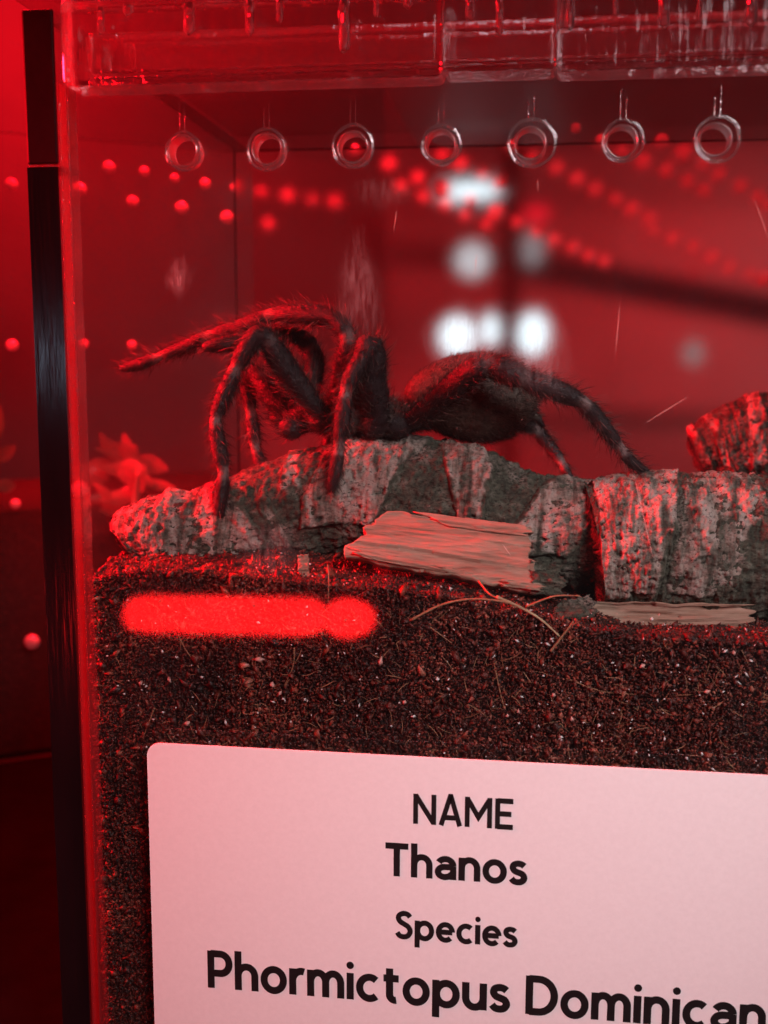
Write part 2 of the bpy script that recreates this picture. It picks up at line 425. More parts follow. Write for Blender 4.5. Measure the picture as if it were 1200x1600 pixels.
for i, (hx, hz) in enumerate(holes):
    V, F = ring(hx, hz, HR - 0.05, HR - 0.022, -0.012, 0.512); V = np.array(V)
    V += 0.012 * (np.stack([fbm(V * 5, 3 + i, 2), fbm(V * 5, 40 + i, 2), fbm(V * 5, 80 + i, 2)], -1))
    mk("vent_hole", V, F, M_HOLE, front, smooth=True)
for i, (hx, hz) in enumerate(holes):               # polished ring worn round each hole
    g = [0.03, 0.05, 0.07, 0.03, 0.12, 0.05, 0.08][i % 7]
    V, F = ring(hx + hr_.uniform(0, .04), hz - hr_.uniform(-.02, .04), HR + g, HR + g + hr_.uniform(.012, .03), -0.012, -0.001); V = np.array(V)
    V[:, 0] += 0.03 * fbm(V * 4, 9 + i, 2); V[:, 2] += 0.03 * fbm(V * 4, 29 + i, 2)
    mk("hole_rim", V, F, M_RIM, front, smooth=True)
zj = at(66, 259, 0)[2]
prof = [(-0.02, 0.02), (D, 0.02), (D, 27.85), (1.25, 27.85), (1.25, zj - 0.03), (-0.02, zj - 0.03)]
V = [(XL, y, z) for y, z in prof] + [(XI, y, z) for y, z in prof]
F = [(0, 1, 2, 3, 4, 5)[::-1], (6, 7, 8, 9, 10, 11)] + [(k, (k + 1) % 6, 6 + (k + 1) % 6, 6 + k) for k in range(6)]
bm = bmesh.new(); bv = [bm.verts.new(v) for v in V]
for f in F: bm.faces.new([bv[i] for i in f])
bmesh.ops.recalc_face_normals(bm, faces=bm.faces[:]); V, F = take(bm)
side = mk("side_panel", V, F, [M_WORN, M_EDGE], case)
for p in side.data.polygons:
    if p.normal.y < -0.3 and p.center.z < zj * CM - 0.05: p.material_index = 1
V, F = box(XR + 0.02, XR + 0.7, 0.0, D, 0.02, 26.3); mk("side_panel", V, F, M_CLEAR, case)
V, F = box(XL, XR + 0.7, D + 0.03, D + 0.5, 0.02, 27.895); back = mk("back_panel", V, F, M_SCUFF, case)
V, F = box(XI + 0.01, XR, 0.52, D - 0.02, 0.02, 0.5); mk("floor_panel", V, F, M_CLEAR, case)
V, F = box(XI + 0.02, XI + 0.075, 0.04, 0.5, 0.04, 26.2, 0.015); mk("glow_tinted_cement_seam", V, F, M_GLOW_SEAM, case)
V, F = box(XI + 0.225, XI + 0.29, 0.02, 0.5, 0.04, 26.2, 0.02); mk("glow_tinted_cement_seam", V, F, M_GLOW_SEAM, case)
# back panel: slanting rows of vent studs
def stud(p, r, mat, parent, name="vent_hole", d=0.5):
    n = 14; V = []; F = []
    for k in range(n):
        a = 2 * math.pi * k / n
        V += [(p[0] + r * math.cos(a), p[1] - d, p[2] + r * math.sin(a)), (p[0] + r * 0.7 * math.cos(a), p[1] - d - 0.06, p[2] + r * 0.7 * math.sin(a)), (p[0] + r * math.cos(a), p[1], p[2] + r * math.sin(a))]
    for k in range(n):
        a, b = 3 * k, 3 * ((k + 1) % n)
        F += [(a, b, b + 1, a + 1), (a, a + 2, b + 2, b)]
    F.append(tuple(3 * k + 1 for k in range(n)))
    return mk(name, V, F, mat, parent, smooth=True)
def row(a, b, n, Y0, Y1, ratio):
    ws = np.array([ratio ** k for k in range(n - 1)]); t = np.concatenate([[0], np.cumsum(ws) / ws.sum()])
    return [at(a[0] + (b[0] - a[0]) * u, a[1] + (b[1] - a[1]) * u, Y0 + (Y1 - Y0) * u) for u in t]
# lid: thick clear bars with rounded ends, air bores standing in them
lid = root("lid", (6, 9, 26.4), "thick clear acrylic lid with rounded lip resting on the enclosure's front edge", "lid")
LX = at(96, 130, -0.5)[0]; LS = [at(692, 60, -0.5)[0], at(870, 60, -0.5)[0]]
zb = at(200, 132, -0.5)[2]; 
def lip(x0, x1, y0, y1, z0, z1, b, name="lip"):
    V, F = box(x0, x1, y0, y1, z0, z1, b, 4); return mk(name, V, F, M_LIDGLASS, lid, smooth=False)
lips = [lip(LX, LS[0] - 0.015, -0.55, 0.62, zb, 27.85, 0.16), lip(LS[0] + 0.015, LS[1] - 0.01, -0.5, 0.62, zb + 0.08, 27.85, 0.1), lip(LS[1] + 0.01, XR, -0.55, 0.62, zb + 0.02, 27.85, 0.16)]
lip(LX + 0.2, XR - 0.3, 0.9, 1.35, zb + 0.5, 27.4, 0.12, "ledge")
lip(LX + 0.5, XR - 0.6, 2.6, 3.0, zb + 0.9, 27.6, 0.12, "ledge")
V, F = box(XL, XI, -0.02, 1.22, zj + 0.03, 27.8, 0.05); sk = mk("skirt", V, F, [M_CLEAR, M_EDGE2], lid)
for p in sk.data.polygons:
    if p.normal.y < -0.3: p.material_index = 1
V, F = box(XL + 0.03, XI - 0.03, 0.01, 0.7, zj - 0.028, zj + 0.028); mk("gasket", V, F, M_GLOW_SEAM, lid)
V, F = box(XL, XR + 0.8, -0.6, D + 0.6, 27.9, 28.5, 0.05); mk("lid_panel", V, F, M_WORN, lid)
def bore(x, y, z0, z1, r):
    V, F = tube([(x, y, z1), (x, y, (z0 + z1) / 2), (x, y, z0 + r * 0.8), (x, y, z0)], [r, r, r, r * 0.15], 14)
    return V, [tuple(reversed(f)) for f in F]
B = [(165, 60, 0.09, .16), (205, 30, .12, .0), (300, 60, .13, .05), (395, 62, .11, .1), (440, 40, .07, .0), (540, 88, .12, .05), (590, 30, .06, -.1), (640, 20, .09, .2), (735, 36, .1, .0), (780, 60, .08, .1), (890, 52, .1, .0), (1035, 50, .13, .05), (1170, 48, .13, .05), (1090, 35, .06, .2), (960, 30, .06, .1)]
for (px, py, r, yy) in B:
    p = at(px, py, 0.0 + yy)
    host = lips[0] if px < 692 else (lips[1] if px < 870 else lips[2])
    V, F = bore(p[0], yy, max(p[2], zb + 0.3), 27.75, r); mk("drilled_bore", V, F, M_LIDGLASS, host, smooth=True)

# ------------------------------------------------------------------ soil
def soil_z(x, y):
    P = np.stack([x * 0.6, y * 0.6, np.zeros_like(x)], -1)
    z = np.interp(x, [-12, -11.0, -9.6, -6, -2.5, 0.5, 2.5, 7], [14.2, 14.3, 14.6, 14.48, 14.25, 13.7, 13.38, 13.32]) + 0.32 * sstep(0.6, 3.0, y) * (1 - 0.75 * sstep(-0.5, 2.0, x))
    z = z + 0.26 * fbm(P, 5, 5) + 0.10 * fbm(P * 6, 9, 3)
    return z
nx, ny = 240, 110
gx = np.linspace(XI + 0.03, XR - 0.03, nx); gy = 0.74 + (D - 1.4) * np.linspace(0, 1, ny) ** 1.5
GX, GY = np.meshgrid(gx, gy, indexing='ij'); GZ = soil_z(GX, GY)
V = np.stack([GX, GY, GZ], -1).reshape(-1, 3); F = grid_faces(nx, ny)[:, ::-1]
b = len(V); lo = np.stack([gx, np.full(nx, 0.74), np.full(nx, 0.56)], -1)
skirt = np.array([[i * ny, b + i, b + i + 1, (i + 1) * ny] for i in range(nx - 1)])[:, ::-1]
mk("soil", np.vstack([V, lo]), np.vstack([F, skirt]), M_SOIL, smooth=True, kind='structure')
def chunks(P, size, flat, seed, name, mat, nbase=None, **kw):
    """many little lumps as one mesh: squashed, turned octahedra"""
    r = np.random.default_rng(seed); n = len(P)
    base = np.array([[1, 0, 0], [-1, 0, 0], [0, 1, 0], [0, -1, 0], [0, 0, 1], [0, 0, -1]], float)
    fc = np.array([[0, 2, 4], [2, 1, 4], [1, 3, 4], [3, 0, 4], [2, 0, 5], [1, 2, 5], [3, 1, 5], [0, 3, 5]])
    q = r.normal(size=(n, 4)); q /= np.linalg.norm(q, axis=1)[:, None]; a, b_, c, d = q.T
    Rm = np.stack([1 - 2 * (c * c + d * d), 2 * (b_ * c - a * d), 2 * (b_ * d + a * c), 2 * (b_ * c + a * d), 1 - 2 * (b_ * b_ + d * d), 2 * (c * d - a * b_), 2 * (b_ * d - a * c), 2 * (c * d + a * b_), 1 - 2 * (b_ * b_ + c * c)], -1).reshape(n, 3, 3)
    s = np.stack([r.uniform(0.6, 1.9, n), r.uniform(0.5, 1.1, n), r.uniform(flat, flat + 0.45, n)], -1) * np.asarray(size).reshape(-1, 1)
    v = base[None] * (1 + r.uniform(-0.35, 0.35, (n, 6, 1))) * s[:, None, :]
    v = np.einsum('nij,nkj->nki', Rm, v) + P[:, None, :]
    f = (fc[None] + 6 * np.arange(n)[:, None, None]).reshape(-1, 3)
    o = mk(name, v.reshape(-1, 3), f, mat, origin=P.mean(0), **kw)
    t = np.clip(r.beta(1.3, 1.6, n) * (1 + 0.9 * fbm(P * np.array([0.9, 2, 0.9]), 61, 3)), 0, 1); setcol(o, 'tone', np.repeat(t, 6)) if len(o.data.vertices) == 6 * n else None
    return o
n1 = 80000
px = rng.uniform(XI + 0.1, 6.2, n1 * 2); pz = rng.uniform(2.2, 15.1, n1 * 2); py = 0.55 + rng.uniform(0, 0.2, n1 * 2)
zt = soil_z(px, np.full_like(px, 0.6)); LBL = at(234, 1250, 0)[0]
keep = (pz < zt) & ((pz > 10.0 - 0.0 * px) | (px < LBL + 0.6))
P1 = np.stack([px, py, pz], -1)[keep][:n1]
n2 = 26000
px = rng.uniform(XI + 0.1, 8, n2); py = 0.6 + 9 * rng.uniform(0, 1, n2) ** 1.7; pz = soil_z(px, py) + rng.uniform(-0.02, 0.06, n2)
P2 = np.stack([px, py, pz], -1); PP = np.vstack([P1, P2])
chunks(PP, 0.018 + 0.042 * rng.beta(1.1, 4.5, len(PP)) * 2 + 0.08 * (rng.uniform(0, 1, len(PP)) < 0.02), 0.25, 3, "soil_grains", M_GRAIN, kind='stuff', label="dark red brown coir crumbs packed against the front panel", cat="soil")
npz = 420
px = rng.uniform(XI + 0.1, 6, npz); pz = 14.0 - 4.2 * rng.uniform(0, 1, npz) ** 0.9
keepp = (rng.uniform(0, 1, npz) < 0.45 + 0.5 * sstep(-3, 3, px)); P3 = np.stack([px, np.full(npz, 0.54), pz], -1)[keepp]
px = rng.uniform(XI + 0.1, 7, 90); py = rng.uniform(0.7, 3, 90); P3 = np.vstack([P3, np.stack([px, py, soil_z(px, py) + 0.05], -1)])
chunks(P3, 0.022 + 0.062 * rng.beta(1, 3.6, len(P3)), 0.4, 4, "perlite_grit", M_PERLITE, kind='stuff', label="tiny white perlite grit speckled through the dark soil", cat="grit")
fv = []
for k in range(420):
    x = random.uniform(XI + 0.3, 6); z = random.uniform(10.2, 14.0); a = random.uniform(0, 6.28); L = random.uniform(0.1, 0.45); b = random.uniform(-.5, .5)
    if z > soil_z(np.array([x]), np.array([0.6]))[0] - 0.05: continue
    P = [np.array([x, 0.525, z]) + L * (u - .5) * np.array([math.cos(a), 0, math.sin(a)]) + b * L * (u - .5) ** 2 * np.array([-math.sin(a), 0, math.cos(a)]) for u in (0, .25, .5, .75, 1)]
    fv.append(tube(P, np.array([.3, .9, 1, .8, .3]) * random.uniform(.005, .012), 3, False))
V, F = join(fv); mk("coir_fibres", V, F, M_ROOT, kind='stuff', label="fine short brown coir fibres pressed against the front panel", cat="fibres")
M_FLECK = plain("red_brown_fleck", (0.55, 0.28, 0.24), 0.6)
flk = [(220, 1068), (265, 1062), (385, 1040), (437, 1083), (425, 1070), (632, 1097), (810, 1112), (793, 1119), (893, 1124), (1004, 1040), (433, 1375), (405, 1030), (595, 1035), (865, 1085), (1147, 1020), (1105, 1080), (292, 1130)]
P4 = np.array([at(x, y, 0.53) for x, y in flk])
chunks(P4, np.full(len(P4), 0.085), 0.5, 8, "bark_fleck", M_FLECK, kind='stuff', label="small pinkish bark flecks caught in soil behind the front panel", cat="flecks")

# ------------------------------------------------------------------ bark logs
def log_spine(pts, n):
    S = np.array([(*at(px, py, Y), r / pxcm(Y)) for px, py, Y, r in pts])
    return smooth_path(S, n)
def bark_log(name, pts, plates, seed, label, group, plate_n=(46, 40), core_rough=0.075, capL=True, capR=True):
    S = log_spine(pts, 150); nth = 220
    C = S[:, :3]; Rr = S[:, 3]
    T = np.gradient(C, axis=0); T /= np.linalg.norm(T, axis=1)[:, None]
    U = np.cross(np.array([0, 1.0, 0]), -T); U /= np.linalg.norm(U, axis=1)[:, None]         # up
    U *= np.sign(U[:, 2:3]); Bv = np.cross(T, U)
    if Bv[0, 1] > 0: Bv = -Bv                                                                  # towards the viewer
    def surf(s, th, dr):
        i = np.clip(s, 0, 1) * (len(C) - 1); i0 = np.floor(i).astype(int).clip(0, len(C) - 2); f = (i - i0)[..., None]
        L = lambda A: A[i0] * (1 - f) + A[i0 + 1] * f
        c, u, bb, r = L(C), L(U), L(Bv), L(Rr[:, None])[..., 0]
        dirv = np.cos(th)[..., None] * u + np.sin(th)[..., None] * bb                         # 0 = top, +90 = viewer side
        p = c + dirv * r[..., None]
        bumps = 0.11 * fbm(p * 0.9, seed, 4) + core_rough * fbm(p * np.array([4.2, 2.6, 2.6]), seed + 3, 4)
        return c + dirv * (r + bumps + dr)[..., None]
    rt = root(name, tuple(C[len(C) // 2]), label, "log", group)
    NS = 360; ss = np.linspace(0, 1, NS); th = np.linspace(0, 2 * math.pi, nth, endpoint=False)
    A, B_ = np.meshgrid(ss, th, indexing='ij')
    groove = 0.09 * np.abs(fbm(np.stack([A * 30, B_ * 0.8, 0 * A], -1), seed + 8, 3))
    q0 = surf(A, B_, 0 * A); fine = 0.11 * fbm(q0 * np.array([4, 5, 6.5]), seed + 9, 3) + 0.09 * fbm(q0 * np.array([9, 11, 13]), seed + 10, 3)
    V = surf(A, B_, -groove + fine).reshape(-1, 3); F = [tuple(q) for q in grid_faces(NS, nth, True)[:, ::-1].tolist()]
    V = list(V)
    for end, i0, r0 in ((0, 0, 0), (1, 149, NS - 1)):
        ringi = [r0 * nth + k for k in range(nth)]; prev = ringi; cpt = np.array(C[i0])
        for sh in (0.75, 0.45, 0.12):
            new = []
            for k in range(nth):
                p = cpt + (V[ringi[k]] - cpt) * sh + T[i0] * (0.12 * random.uniform(-1, 1)) * (1 if sh > .2 else 0)
                new.append(len(V)); V.append(p)
            for k in range(nth):
                q = (prev[k], prev[(k + 1) % nth], new[(k + 1) % nth], new[k]); F.append(q if end else q[::-1])
            prev = new
        F.append(tuple(prev) if end else tuple(prev[::-1]))
    mk("core", np.array(V), F, M_BARK, rt, smooth=True)
    for k, (s0, s1, t0, t1, tilt, thick) in enumerate(plates):
        nu, nv = max(24, int((s1 - s0) * 470)), int((t1 - t0) / math.radians(1.15))
        a = np.linspace(0, 1, nu); b_ = np.linspace(0, 1, nv); A, B_ = np.meshgrid(a, b_, indexing='ij')
        th = t0 + B_ * (t1 - t0); s = s0 + A * (s1 - s0) + tilt * (th - 1.0)
        q = np.stack([s * 40, th * 3, np.full_like(s, k * 7.0)], -1)
        L = Rr.mean(); ln = (s1 - s0) * np.linalg.norm(np.diff(C, axis=0), axis=1).sum()
        e = np.minimum(np.minimum(A, 1 - A) * ln, np.minimum(B_, 1 - B_) * (t1 - t0) * L) + 0.16 * fbm(q * 0.35, seed + k, 4) + 0.1 * fbm(q, seed + k + 50, 3)
        m = sstep(0.0, 0.16, e)
        p = surf(s, th, 0 * s)
        arcx = s * np.linalg.norm(np.diff(C, axis=0), axis=1).sum()                      # cm along the log
        ridge = 0.10 * fbm(np.stack([arcx * 2.1 + 0.25 * fbm(p * 1.5, seed + 5, 2), th * 0.55, 0 * s + k], -1), seed + 6, 3)
        rel = 0.07 * fbm(p * np.array([3.2, 4, 5]), seed + 31 + k, 3) + 0.055 * fbm(p * np.array([9, 9, 12]), seed + 32 + k, 3)
        rel += 0.035 * fbm(p * np.array([18, 20, 22]), seed + 36 + k, 2)
        rel -= 0.13 * sstep(0.25, 0.55, fbm(p * np.array([5.0, 7, 9.5]), seed + 77 + k, 3))
        V = surf(s, th, -0.15 + m * (0.15 + thick) + m * (rel + ridge)).reshape(-1, 3)
        F = grid_faces(nu, nv); keep = (m.reshape(-1)[F] > 0.02).any(1); F = F[keep][:, ::-1]
        n0 = np.cross(V[F[:, 1]] - V[F[:, 0]], V[F[:, 2]] - V[F[:, 0]]).sum(0)
        used = np.unique(F); mp = np.full(len(V), -1); mp[used] = np.arange(len(used))
        bp = mk("bark_plate", V[used], mp[F], M_PLATE, rt, smooth=True)
        if len(bp.data.vertices) == len(used): setcol(bp, 'inner', sstep(0.0, 0.42, e).reshape(-1)[used])
    return rt, surf
d = math.radians
left_log, ls = bark_log("bark_log", [(212, 872, 3.0, 58), (242, 850, 3.2, 76), (335, 838, 3.5, 82), (430, 806, 4.0, 88), (530, 782, 4.2, 95), (620, 782, 4.3, 97), (720, 790, 4.3, 96), (810, 826, 4.2, 90), (960, 840, 4.0, 88)],
    [(0.005, 0.33, d(-75), d(118), 0.02, 0.05), (0.335, 0.385, d(50), d(125), 0.02, 0.0), (0.40, 0.46, d(-60), d(70), -0.02, 0.03), (0.46, 0.645, d(-65), d(110), -0.055, 0.11), (0.72, 0.80, d(-25), d(100), 0.035, 0.10), (0.88, 0.99, d(-60), d(110), -0.045, 0.05)],
    11, "mossy banded bark log lying on the soil under the spider", "banded bark logs")
right_log, rs = bark_log("bark_log", [(925, 866, 3.5, 108), (990, 858, 3.6, 118), (1100, 860, 3.7, 120), (1220, 862, 3.8, 122), (1330, 860, 4.0, 126)],
    [(-0.01, 0.37, d(-75), d(120), -0.05, 0.10), (0.36, 0.63, d(-60), d(118), -0.05, 0.03), (0.66, 0.99, d(-60), d(118), -0.04, 0.09)],
    41, "thick corky bark log at the right with pale wood showing below", "banded bark logs")
rear_log, rr_ = bark_log("bark_log", [(1085, 712, 13, 34), (1120, 700, 13, 56), (1200, 690, 13, 74), (1330, 690, 13, 80)],
    [(0.0, 0.2, d(-80), d(120), 0.0, 0.06), (0.27, 0.38, d(-80), d(120), 0.02, 0.06), (0.5, 0.65, d(-80), d(120), 0.0, 0.06), (0.72, 0.98, d(-80), d(120), 0.0, 0.06)],
    71, "blurred striped bark log end far back at the right", "banded bark logs")
# pale wood showing along the foot of the right log
def slab_from(c4, n_u, n_v, thick, seed, ragged=0.12, ridge=0.05):
    a = np.linspace(0, 1, n_u); b_ = np.linspace(0, 1, n_v); A, B_ = np.meshgrid(a, b_, indexing='ij')
    c4 = np.array(c4)
    A2 = A + ragged * (1 - A) ** 6 * fbm(np.stack([B_ * 7, 0 * A, 0 * A + seed], -1), seed, 4) + ragged * 1.2 * A ** 6 * (fbm(np.stack([B_ * 9, 0 * A, 0 * A + seed + 9], -1), seed + 1, 4))
    B2 = B_ + 0.06 * fbm(np.stack([A * 9, 0 * A, 0 * A], -1), seed + 2, 4) * np.abs(2 * B_ - 1) ** 2
    p = ((1 - A2) * (1 - B2))[..., None] * c4[0] + (A2 * (1 - B2))[..., None] * c4[1] + (A2 * B2)[..., None] * c4[2] + ((1 - A2) * B2)[..., None] * c4[3]
    nrm = unit(np.cross(c4[1] - c4[0], c4[3] - c4[0])); nrm = nrm if nrm[1] < 0 else -nrm
    q = np.stack([A * 3, B_ * 9, 0 * A], -1)
    h = ridge * fbm(q, seed + 4, 4) + ridge * 0.8 * fbm(np.stack([A * 5, B_ * 26, 0 * A], -1), seed + 5, 3) + ridge * 1.2 * (np.floor(B_ * 3 + 0.5 * fbm(q * 0.6, seed + 6, 3)) % 2)
    top = p + nrm * h[..., None]; bot = p - nrm * thick
    V = np.vstack([top.reshape(-1, 3), bot.reshape(-1, 3)]); F = grid_faces(n_u, n_v); N = n_u * n_v
    rim = [i * n_v for i in range(n_u)] + [(n_u - 1) * n_v + j for j in range(1, n_v)] + [i * n_v + n_v - 1 for i in range(n_u - 2, -1, -1)] + [j for j in range(n_v - 2, 0, -1)]
    sf = np.array([[rim[k], rim[(k + 1) % len(rim)], rim[(k + 1) % len(rim)] + N, rim[k] + N] for k in range(len(rim))])
    return V, np.vstack([F, F[:, ::-1] + N, sf])
V, F = slab_from([at(905, 940, 1.9), at(1172, 944, 2.1), at(1172, 988, 1.9), at(905, 1000, 1.7)], 110, 22, 0.3, 15, 0.08, 0.12); mk("wood_edge", V, F, M_WOOD, right_log)
slab = root("wood_slab", at(690, 860, 1.8), "flat split slab of pale wood leaning on the log's front", "wood")
V, F = slab_from([at(603, 797, 2.15), at(828, 824, 2.15), at(838, 926, 1.35), at(538, 866, 1.35)], 200, 60, 0.28, 23, 0.05, 0.06); mk("board", V, F, M_WOOD, slab)
V, F = slab_from([at(655, 800, 2.1), at(826, 822, 2.08), at(822, 838, 1.95), at(700, 822, 1.98)], 60, 10, 0.1, 29, 0.1, 0.03)
mk("splinter", V, F, M_WOOD, slab)
V, F = slab_from([at(560, 858, 1.33), at(690, 884, 1.3), at(700, 896, 1.25), at(566, 872, 1.25)], 50, 8, 0.06, 53, 0.25, 0.03); mk("splinter", V, F, M_WOOD, slab)
V, F = slab_from([at(790, 905, 1.3), at(846, 914, 1.32), at(838, 922, 1.28), at(786, 916, 1.27)], 30, 8, 0.06, 57, 0.35, 0.03); mk("splinter", V, F, M_WOOD, slab)
frag = root("bark_fragment", at(855, 905, 1.5), "dark broken bark fragment at the pale slab's right end", "bark")
V, F = slab_from([at(828, 876, 1.7), at(872, 888, 1.9), at(882, 932, 1.5), at(830, 926, 1.4)], 24, 18, 0.35, 33, 0.2, 0.12); mk("shard", V, F, M_BARK, frag, smooth=True)
V, F = slab_from([at(464, 868, 1.5), at(481, 866, 1.5), at(484, 903, 1.42), at(468, 905, 1.42)], 12, 22, 0.08, 37, 0.1, 0.03)
o = mk("wood_chip", V, F, M_WOOD); props(o, "small pale upright wood chip on soil left of the slab", "wood chip")
V, F = slab_from([at(868, 940, 1.4), at(925, 930, 1.6), at(930, 985, 1.2), at(872, 990, 1.1)], 24, 20, 0.3, 39, 0.25, 0.1)
o = mk("bark_fragment", V, F, M_BARK, smooth=True); props(o, "olive brown bark fragment in soil at the right log's foot", "bark")

# dry roots and straws
def strand(name, pts, r, mat, label):
    P = smooth_path([at(*p) for p in pts], 26); rr = r * np.linspace(1, 0.55, 26) * (1 + 0.15 * np.sin(np.arange(26) * 1.9))
    V, F = tube(P, rr, 6); o = mk(name, V, F, mat, smooth=True); return props(o, label, name.replace('_', ' '))
strand("dry_root", [(640, 970, 0.53), (690, 945, 0.53), (740, 936, 0.54), (790, 941, 0.54), (806, 950, 0.54)], 0.036, M_ROOT, "long arched orange root below the wood slab's middle")
strand("straw", [(775, 932, 0.58), (815, 950, 0.53), (845, 968, 0.52), (874, 994, 0.52)], 0.045, M_STRAW, "thick pale straw bending down below the slab's right end")
strand("straw", [(860, 1018, 0.53), (880, 992, 0.53), (896, 971, 0.53)], 0.036, M_ROOT, "short orange straw leaning below the olive bark fragment")
strand("dry_root", [(822, 948, 0.56), (865, 932, 0.54), (906, 931, 0.56)], 0.03, M_ROOT, "short dry root between the slab and the right log")
strand("dry_root", [(748, 908, 1.2), (765, 928, 0.7), (790, 940, 0.56)], 0.03, M_ROOT, "short root crossing the slab's lower edge")
strand("dry_root", [(212, 935, 0.6), (222, 910, 1.2), (245, 885, 1.9), (252, 862, 2.0)], 0.018, M_ROOT, "thin red root running up the log's left end")
strand("dry_root", [(278, 992, 0.57), (292, 1018, 0.56), (312, 1045, 0.56)], 0.018, M_ROOT, "thin curved root in soil below the log's left end")
strand("dry_root", [(460, 1012, 0.57), (458, 1040, 0.56), (444, 1072, 0.56)], 0.018, M_ROOT, "thin hooked root in soil under the wood chip")
strand("dry_root", [(772, 1036, 0.57), (780, 1075, 0.56), (788, 1107, 0.56)], 0.02, M_ROOT, "thin straight pale root standing in soil above the label")
strand("dry_root", [(885, 1060, 0.57), (940, 1080, 0.56), (990, 1085, 0.56)], 0.014, M_ROOT, "hair-thin root lying flat in soil under the right log")
strand("dry_root", [(672, 980, 0.53), (690, 993, 0.52), (706, 1005, 0.53)], 0.018, M_ROOT, "tiny root sprig under the long arched root")
strand("dry_root", [(242, 1105, 0.56), (232, 1130, 0.56), (224, 1152, 0.56)], 0.022, M_ROOT, "short root in soil just above the label's corner")
strand("dry_root", [(512, 882, 0.75), (514, 910, 0.6), (512, 942, 0.53)], 0.018, M_ROOT, "thin upright root beside the small wood chip")

# ------------------------------------------------------------------ tarantula
SY = 4.4
def sp(px, py, Y=SY): return at(px, py, Y)
legs = [  # (photograph x, y, depth, radius cm)
 [(560, 640, 4.0, .20), (540, 585, 3.7, .24), (545, 525, 3.6, .22), (520, 494, 3.7, .21), (470, 491, 3.9, .25), (426, 490, 4.1, .19), (375, 512, 4.3, .20), (326, 524, 4.5, .16), (290, 542, 4.6, .18), (250, 557, 4.7, .14), (215, 570, 4.8, .17), (192, 575, 4.8, .11)],
 [(500, 645, 3.7, .20), (452, 585, 3.3, .31), (418, 530, 3.0, .25), (402, 520, 2.9, .22), (385, 545, 2.85, .23), (368, 575, 2.8, .18), (350, 618, 2.7, .21), (335, 658, 2.6, .16), (342, 700, 2.5, .20), (350, 738, 2.45, .16), (345, 780, 2.45, .18), (341, 818, 2.5, .11)],
 [(490, 662, 4.9, .20), (440, 635, 4.6, .33), (404, 590, 4.7, .26), (390, 580, 5.0, .20), (386, 605, 5.0, .21), (392, 645, 4.9, .16), (396, 672, 4.8, .18), (398, 700, 4.7, .14), (408, 728, 4.5, .17), (416, 754, 4.3, .10)],
 [(590, 650, 3.6, .30), (580, 590, 3.2, .36), (579, 532, 2.9, .34), (566, 560, 2.7, .22), (548, 590, 2.6, .21), (540, 612, 2.55, .17), (535, 650, 2.5, .20), (529, 700, 2.5, .15), (524, 735, 2.5, .17), (518, 764, 2.5, .11)],
 [(648, 655, 3.7, .22), (690, 620, 3.0, .27), (735, 580, 2.5, .28), (765, 569, 2.4, .27), (800, 584, 2.4, .30), (815, 592, 2.4, .24), (865, 608, 2.5, .25), (912, 628, 2.7, .18), (940, 662, 2.9, .19), (970, 702, 3.2, .14), (988, 724, 3.4, .14), (1012, 738, 3.6, .08)],
 [(650, 650, 5.2, .22), (730, 640, 6.4, .24), (810, 655, 7.2, .22), (838, 672, 7.4, .2), (862, 700, 7.3, .17), (878, 724, 7.1, .14), (892, 748, 6.9, .10)],
 [(480, 640, 4.7, .2), (492, 575, 5.0, .26), (488, 545, 5.1, .26), (470, 525, 5.1, .2), (430, 522, 4.6, .2), (390, 530, 3.9, .19), (352, 537, 3.7, .21), (324, 542, 3.6, .15)],
 [(570, 640, 5.2, .2), (560, 580, 5.8, .23), (540, 540, 6.4, .2), (528, 590, 7.0, .18), (520, 650, 7.2, .16), (510, 705, 7.0, .14), (505, 740, 6.9, .1)],
]
JOINTS = {0: (2, 5, 7, 9), 1: (2, 5, 7, 9), 2: (2, 5, 7), 3: (2, 5, 7), 4: (3, 5, 7, 9), 5: (3, 5), 6: (2, 5), 7: (2, 4)}
def ellipsoid(c, r, rotz=0, roty=0, n=28, m=20, shape=None):
    u = np.linspace(0, 2 * math.pi, n, endpoint=False); v = np.linspace(0.06, math.pi - 0.06, m)
    A, B_ = np.meshgrid(v, u, indexing='ij')
    x = np.cos(A); y = np.sin(A) * np.cos(B_); z = np.sin(A) * np.sin(B_)
    if shape is not None: y, z = y * shape(x), z * shape(x)
    P = np.stack([x * r[0], y * r[1], z * r[2]], -1).reshape(-1, 3)
    ca, sa = math.cos(roty), math.sin(roty); P = P @ np.array([[ca, 0, -sa], [0, 1, 0], [sa, 0, ca]])
    ca, sa = math.cos(rotz), math.sin(rotz); P = P @ np.array([[ca, sa, 0], [-sa, ca, 0], [0, 0, 1]])
    F = [tuple(int(i) for i in q) for q in grid_faces(m, n, True)]
    F.append(tuple(range(n))[::-1]); F.append(tuple(range((m - 1) * n, m * n)))
    return P + np.array(c), F
parts = []; AB = sp(736, 621, 4.9); CA = sp(570, 645, 4.5)
parts.append(ellipsoid(AB, (1.84, 1.30, 1.21), 0.08, 0.05, 40, 30, lambda x: 1 + 0.12 * x - 0.1 * x * x))
parts.append(ellipsoid(CA, (1.28, 1.02, 0.52), 0.05, 0.03))
parts.append(ellipsoid(sp(610, 655, 4.4), (0.62, 0.8, 0.45)))
parts.append(ellipsoid(sp(470, 655, 4.35), (0.52, 0.42, 0.40), 0, -0.35))
parts.append(ellipsoid(sp(455, 668, 4.1), (0.36, 0.25, 0.34)))
parts.append(ellipsoid(sp(530, 612, 4.4), (0.3, 0.3, 0.16)))
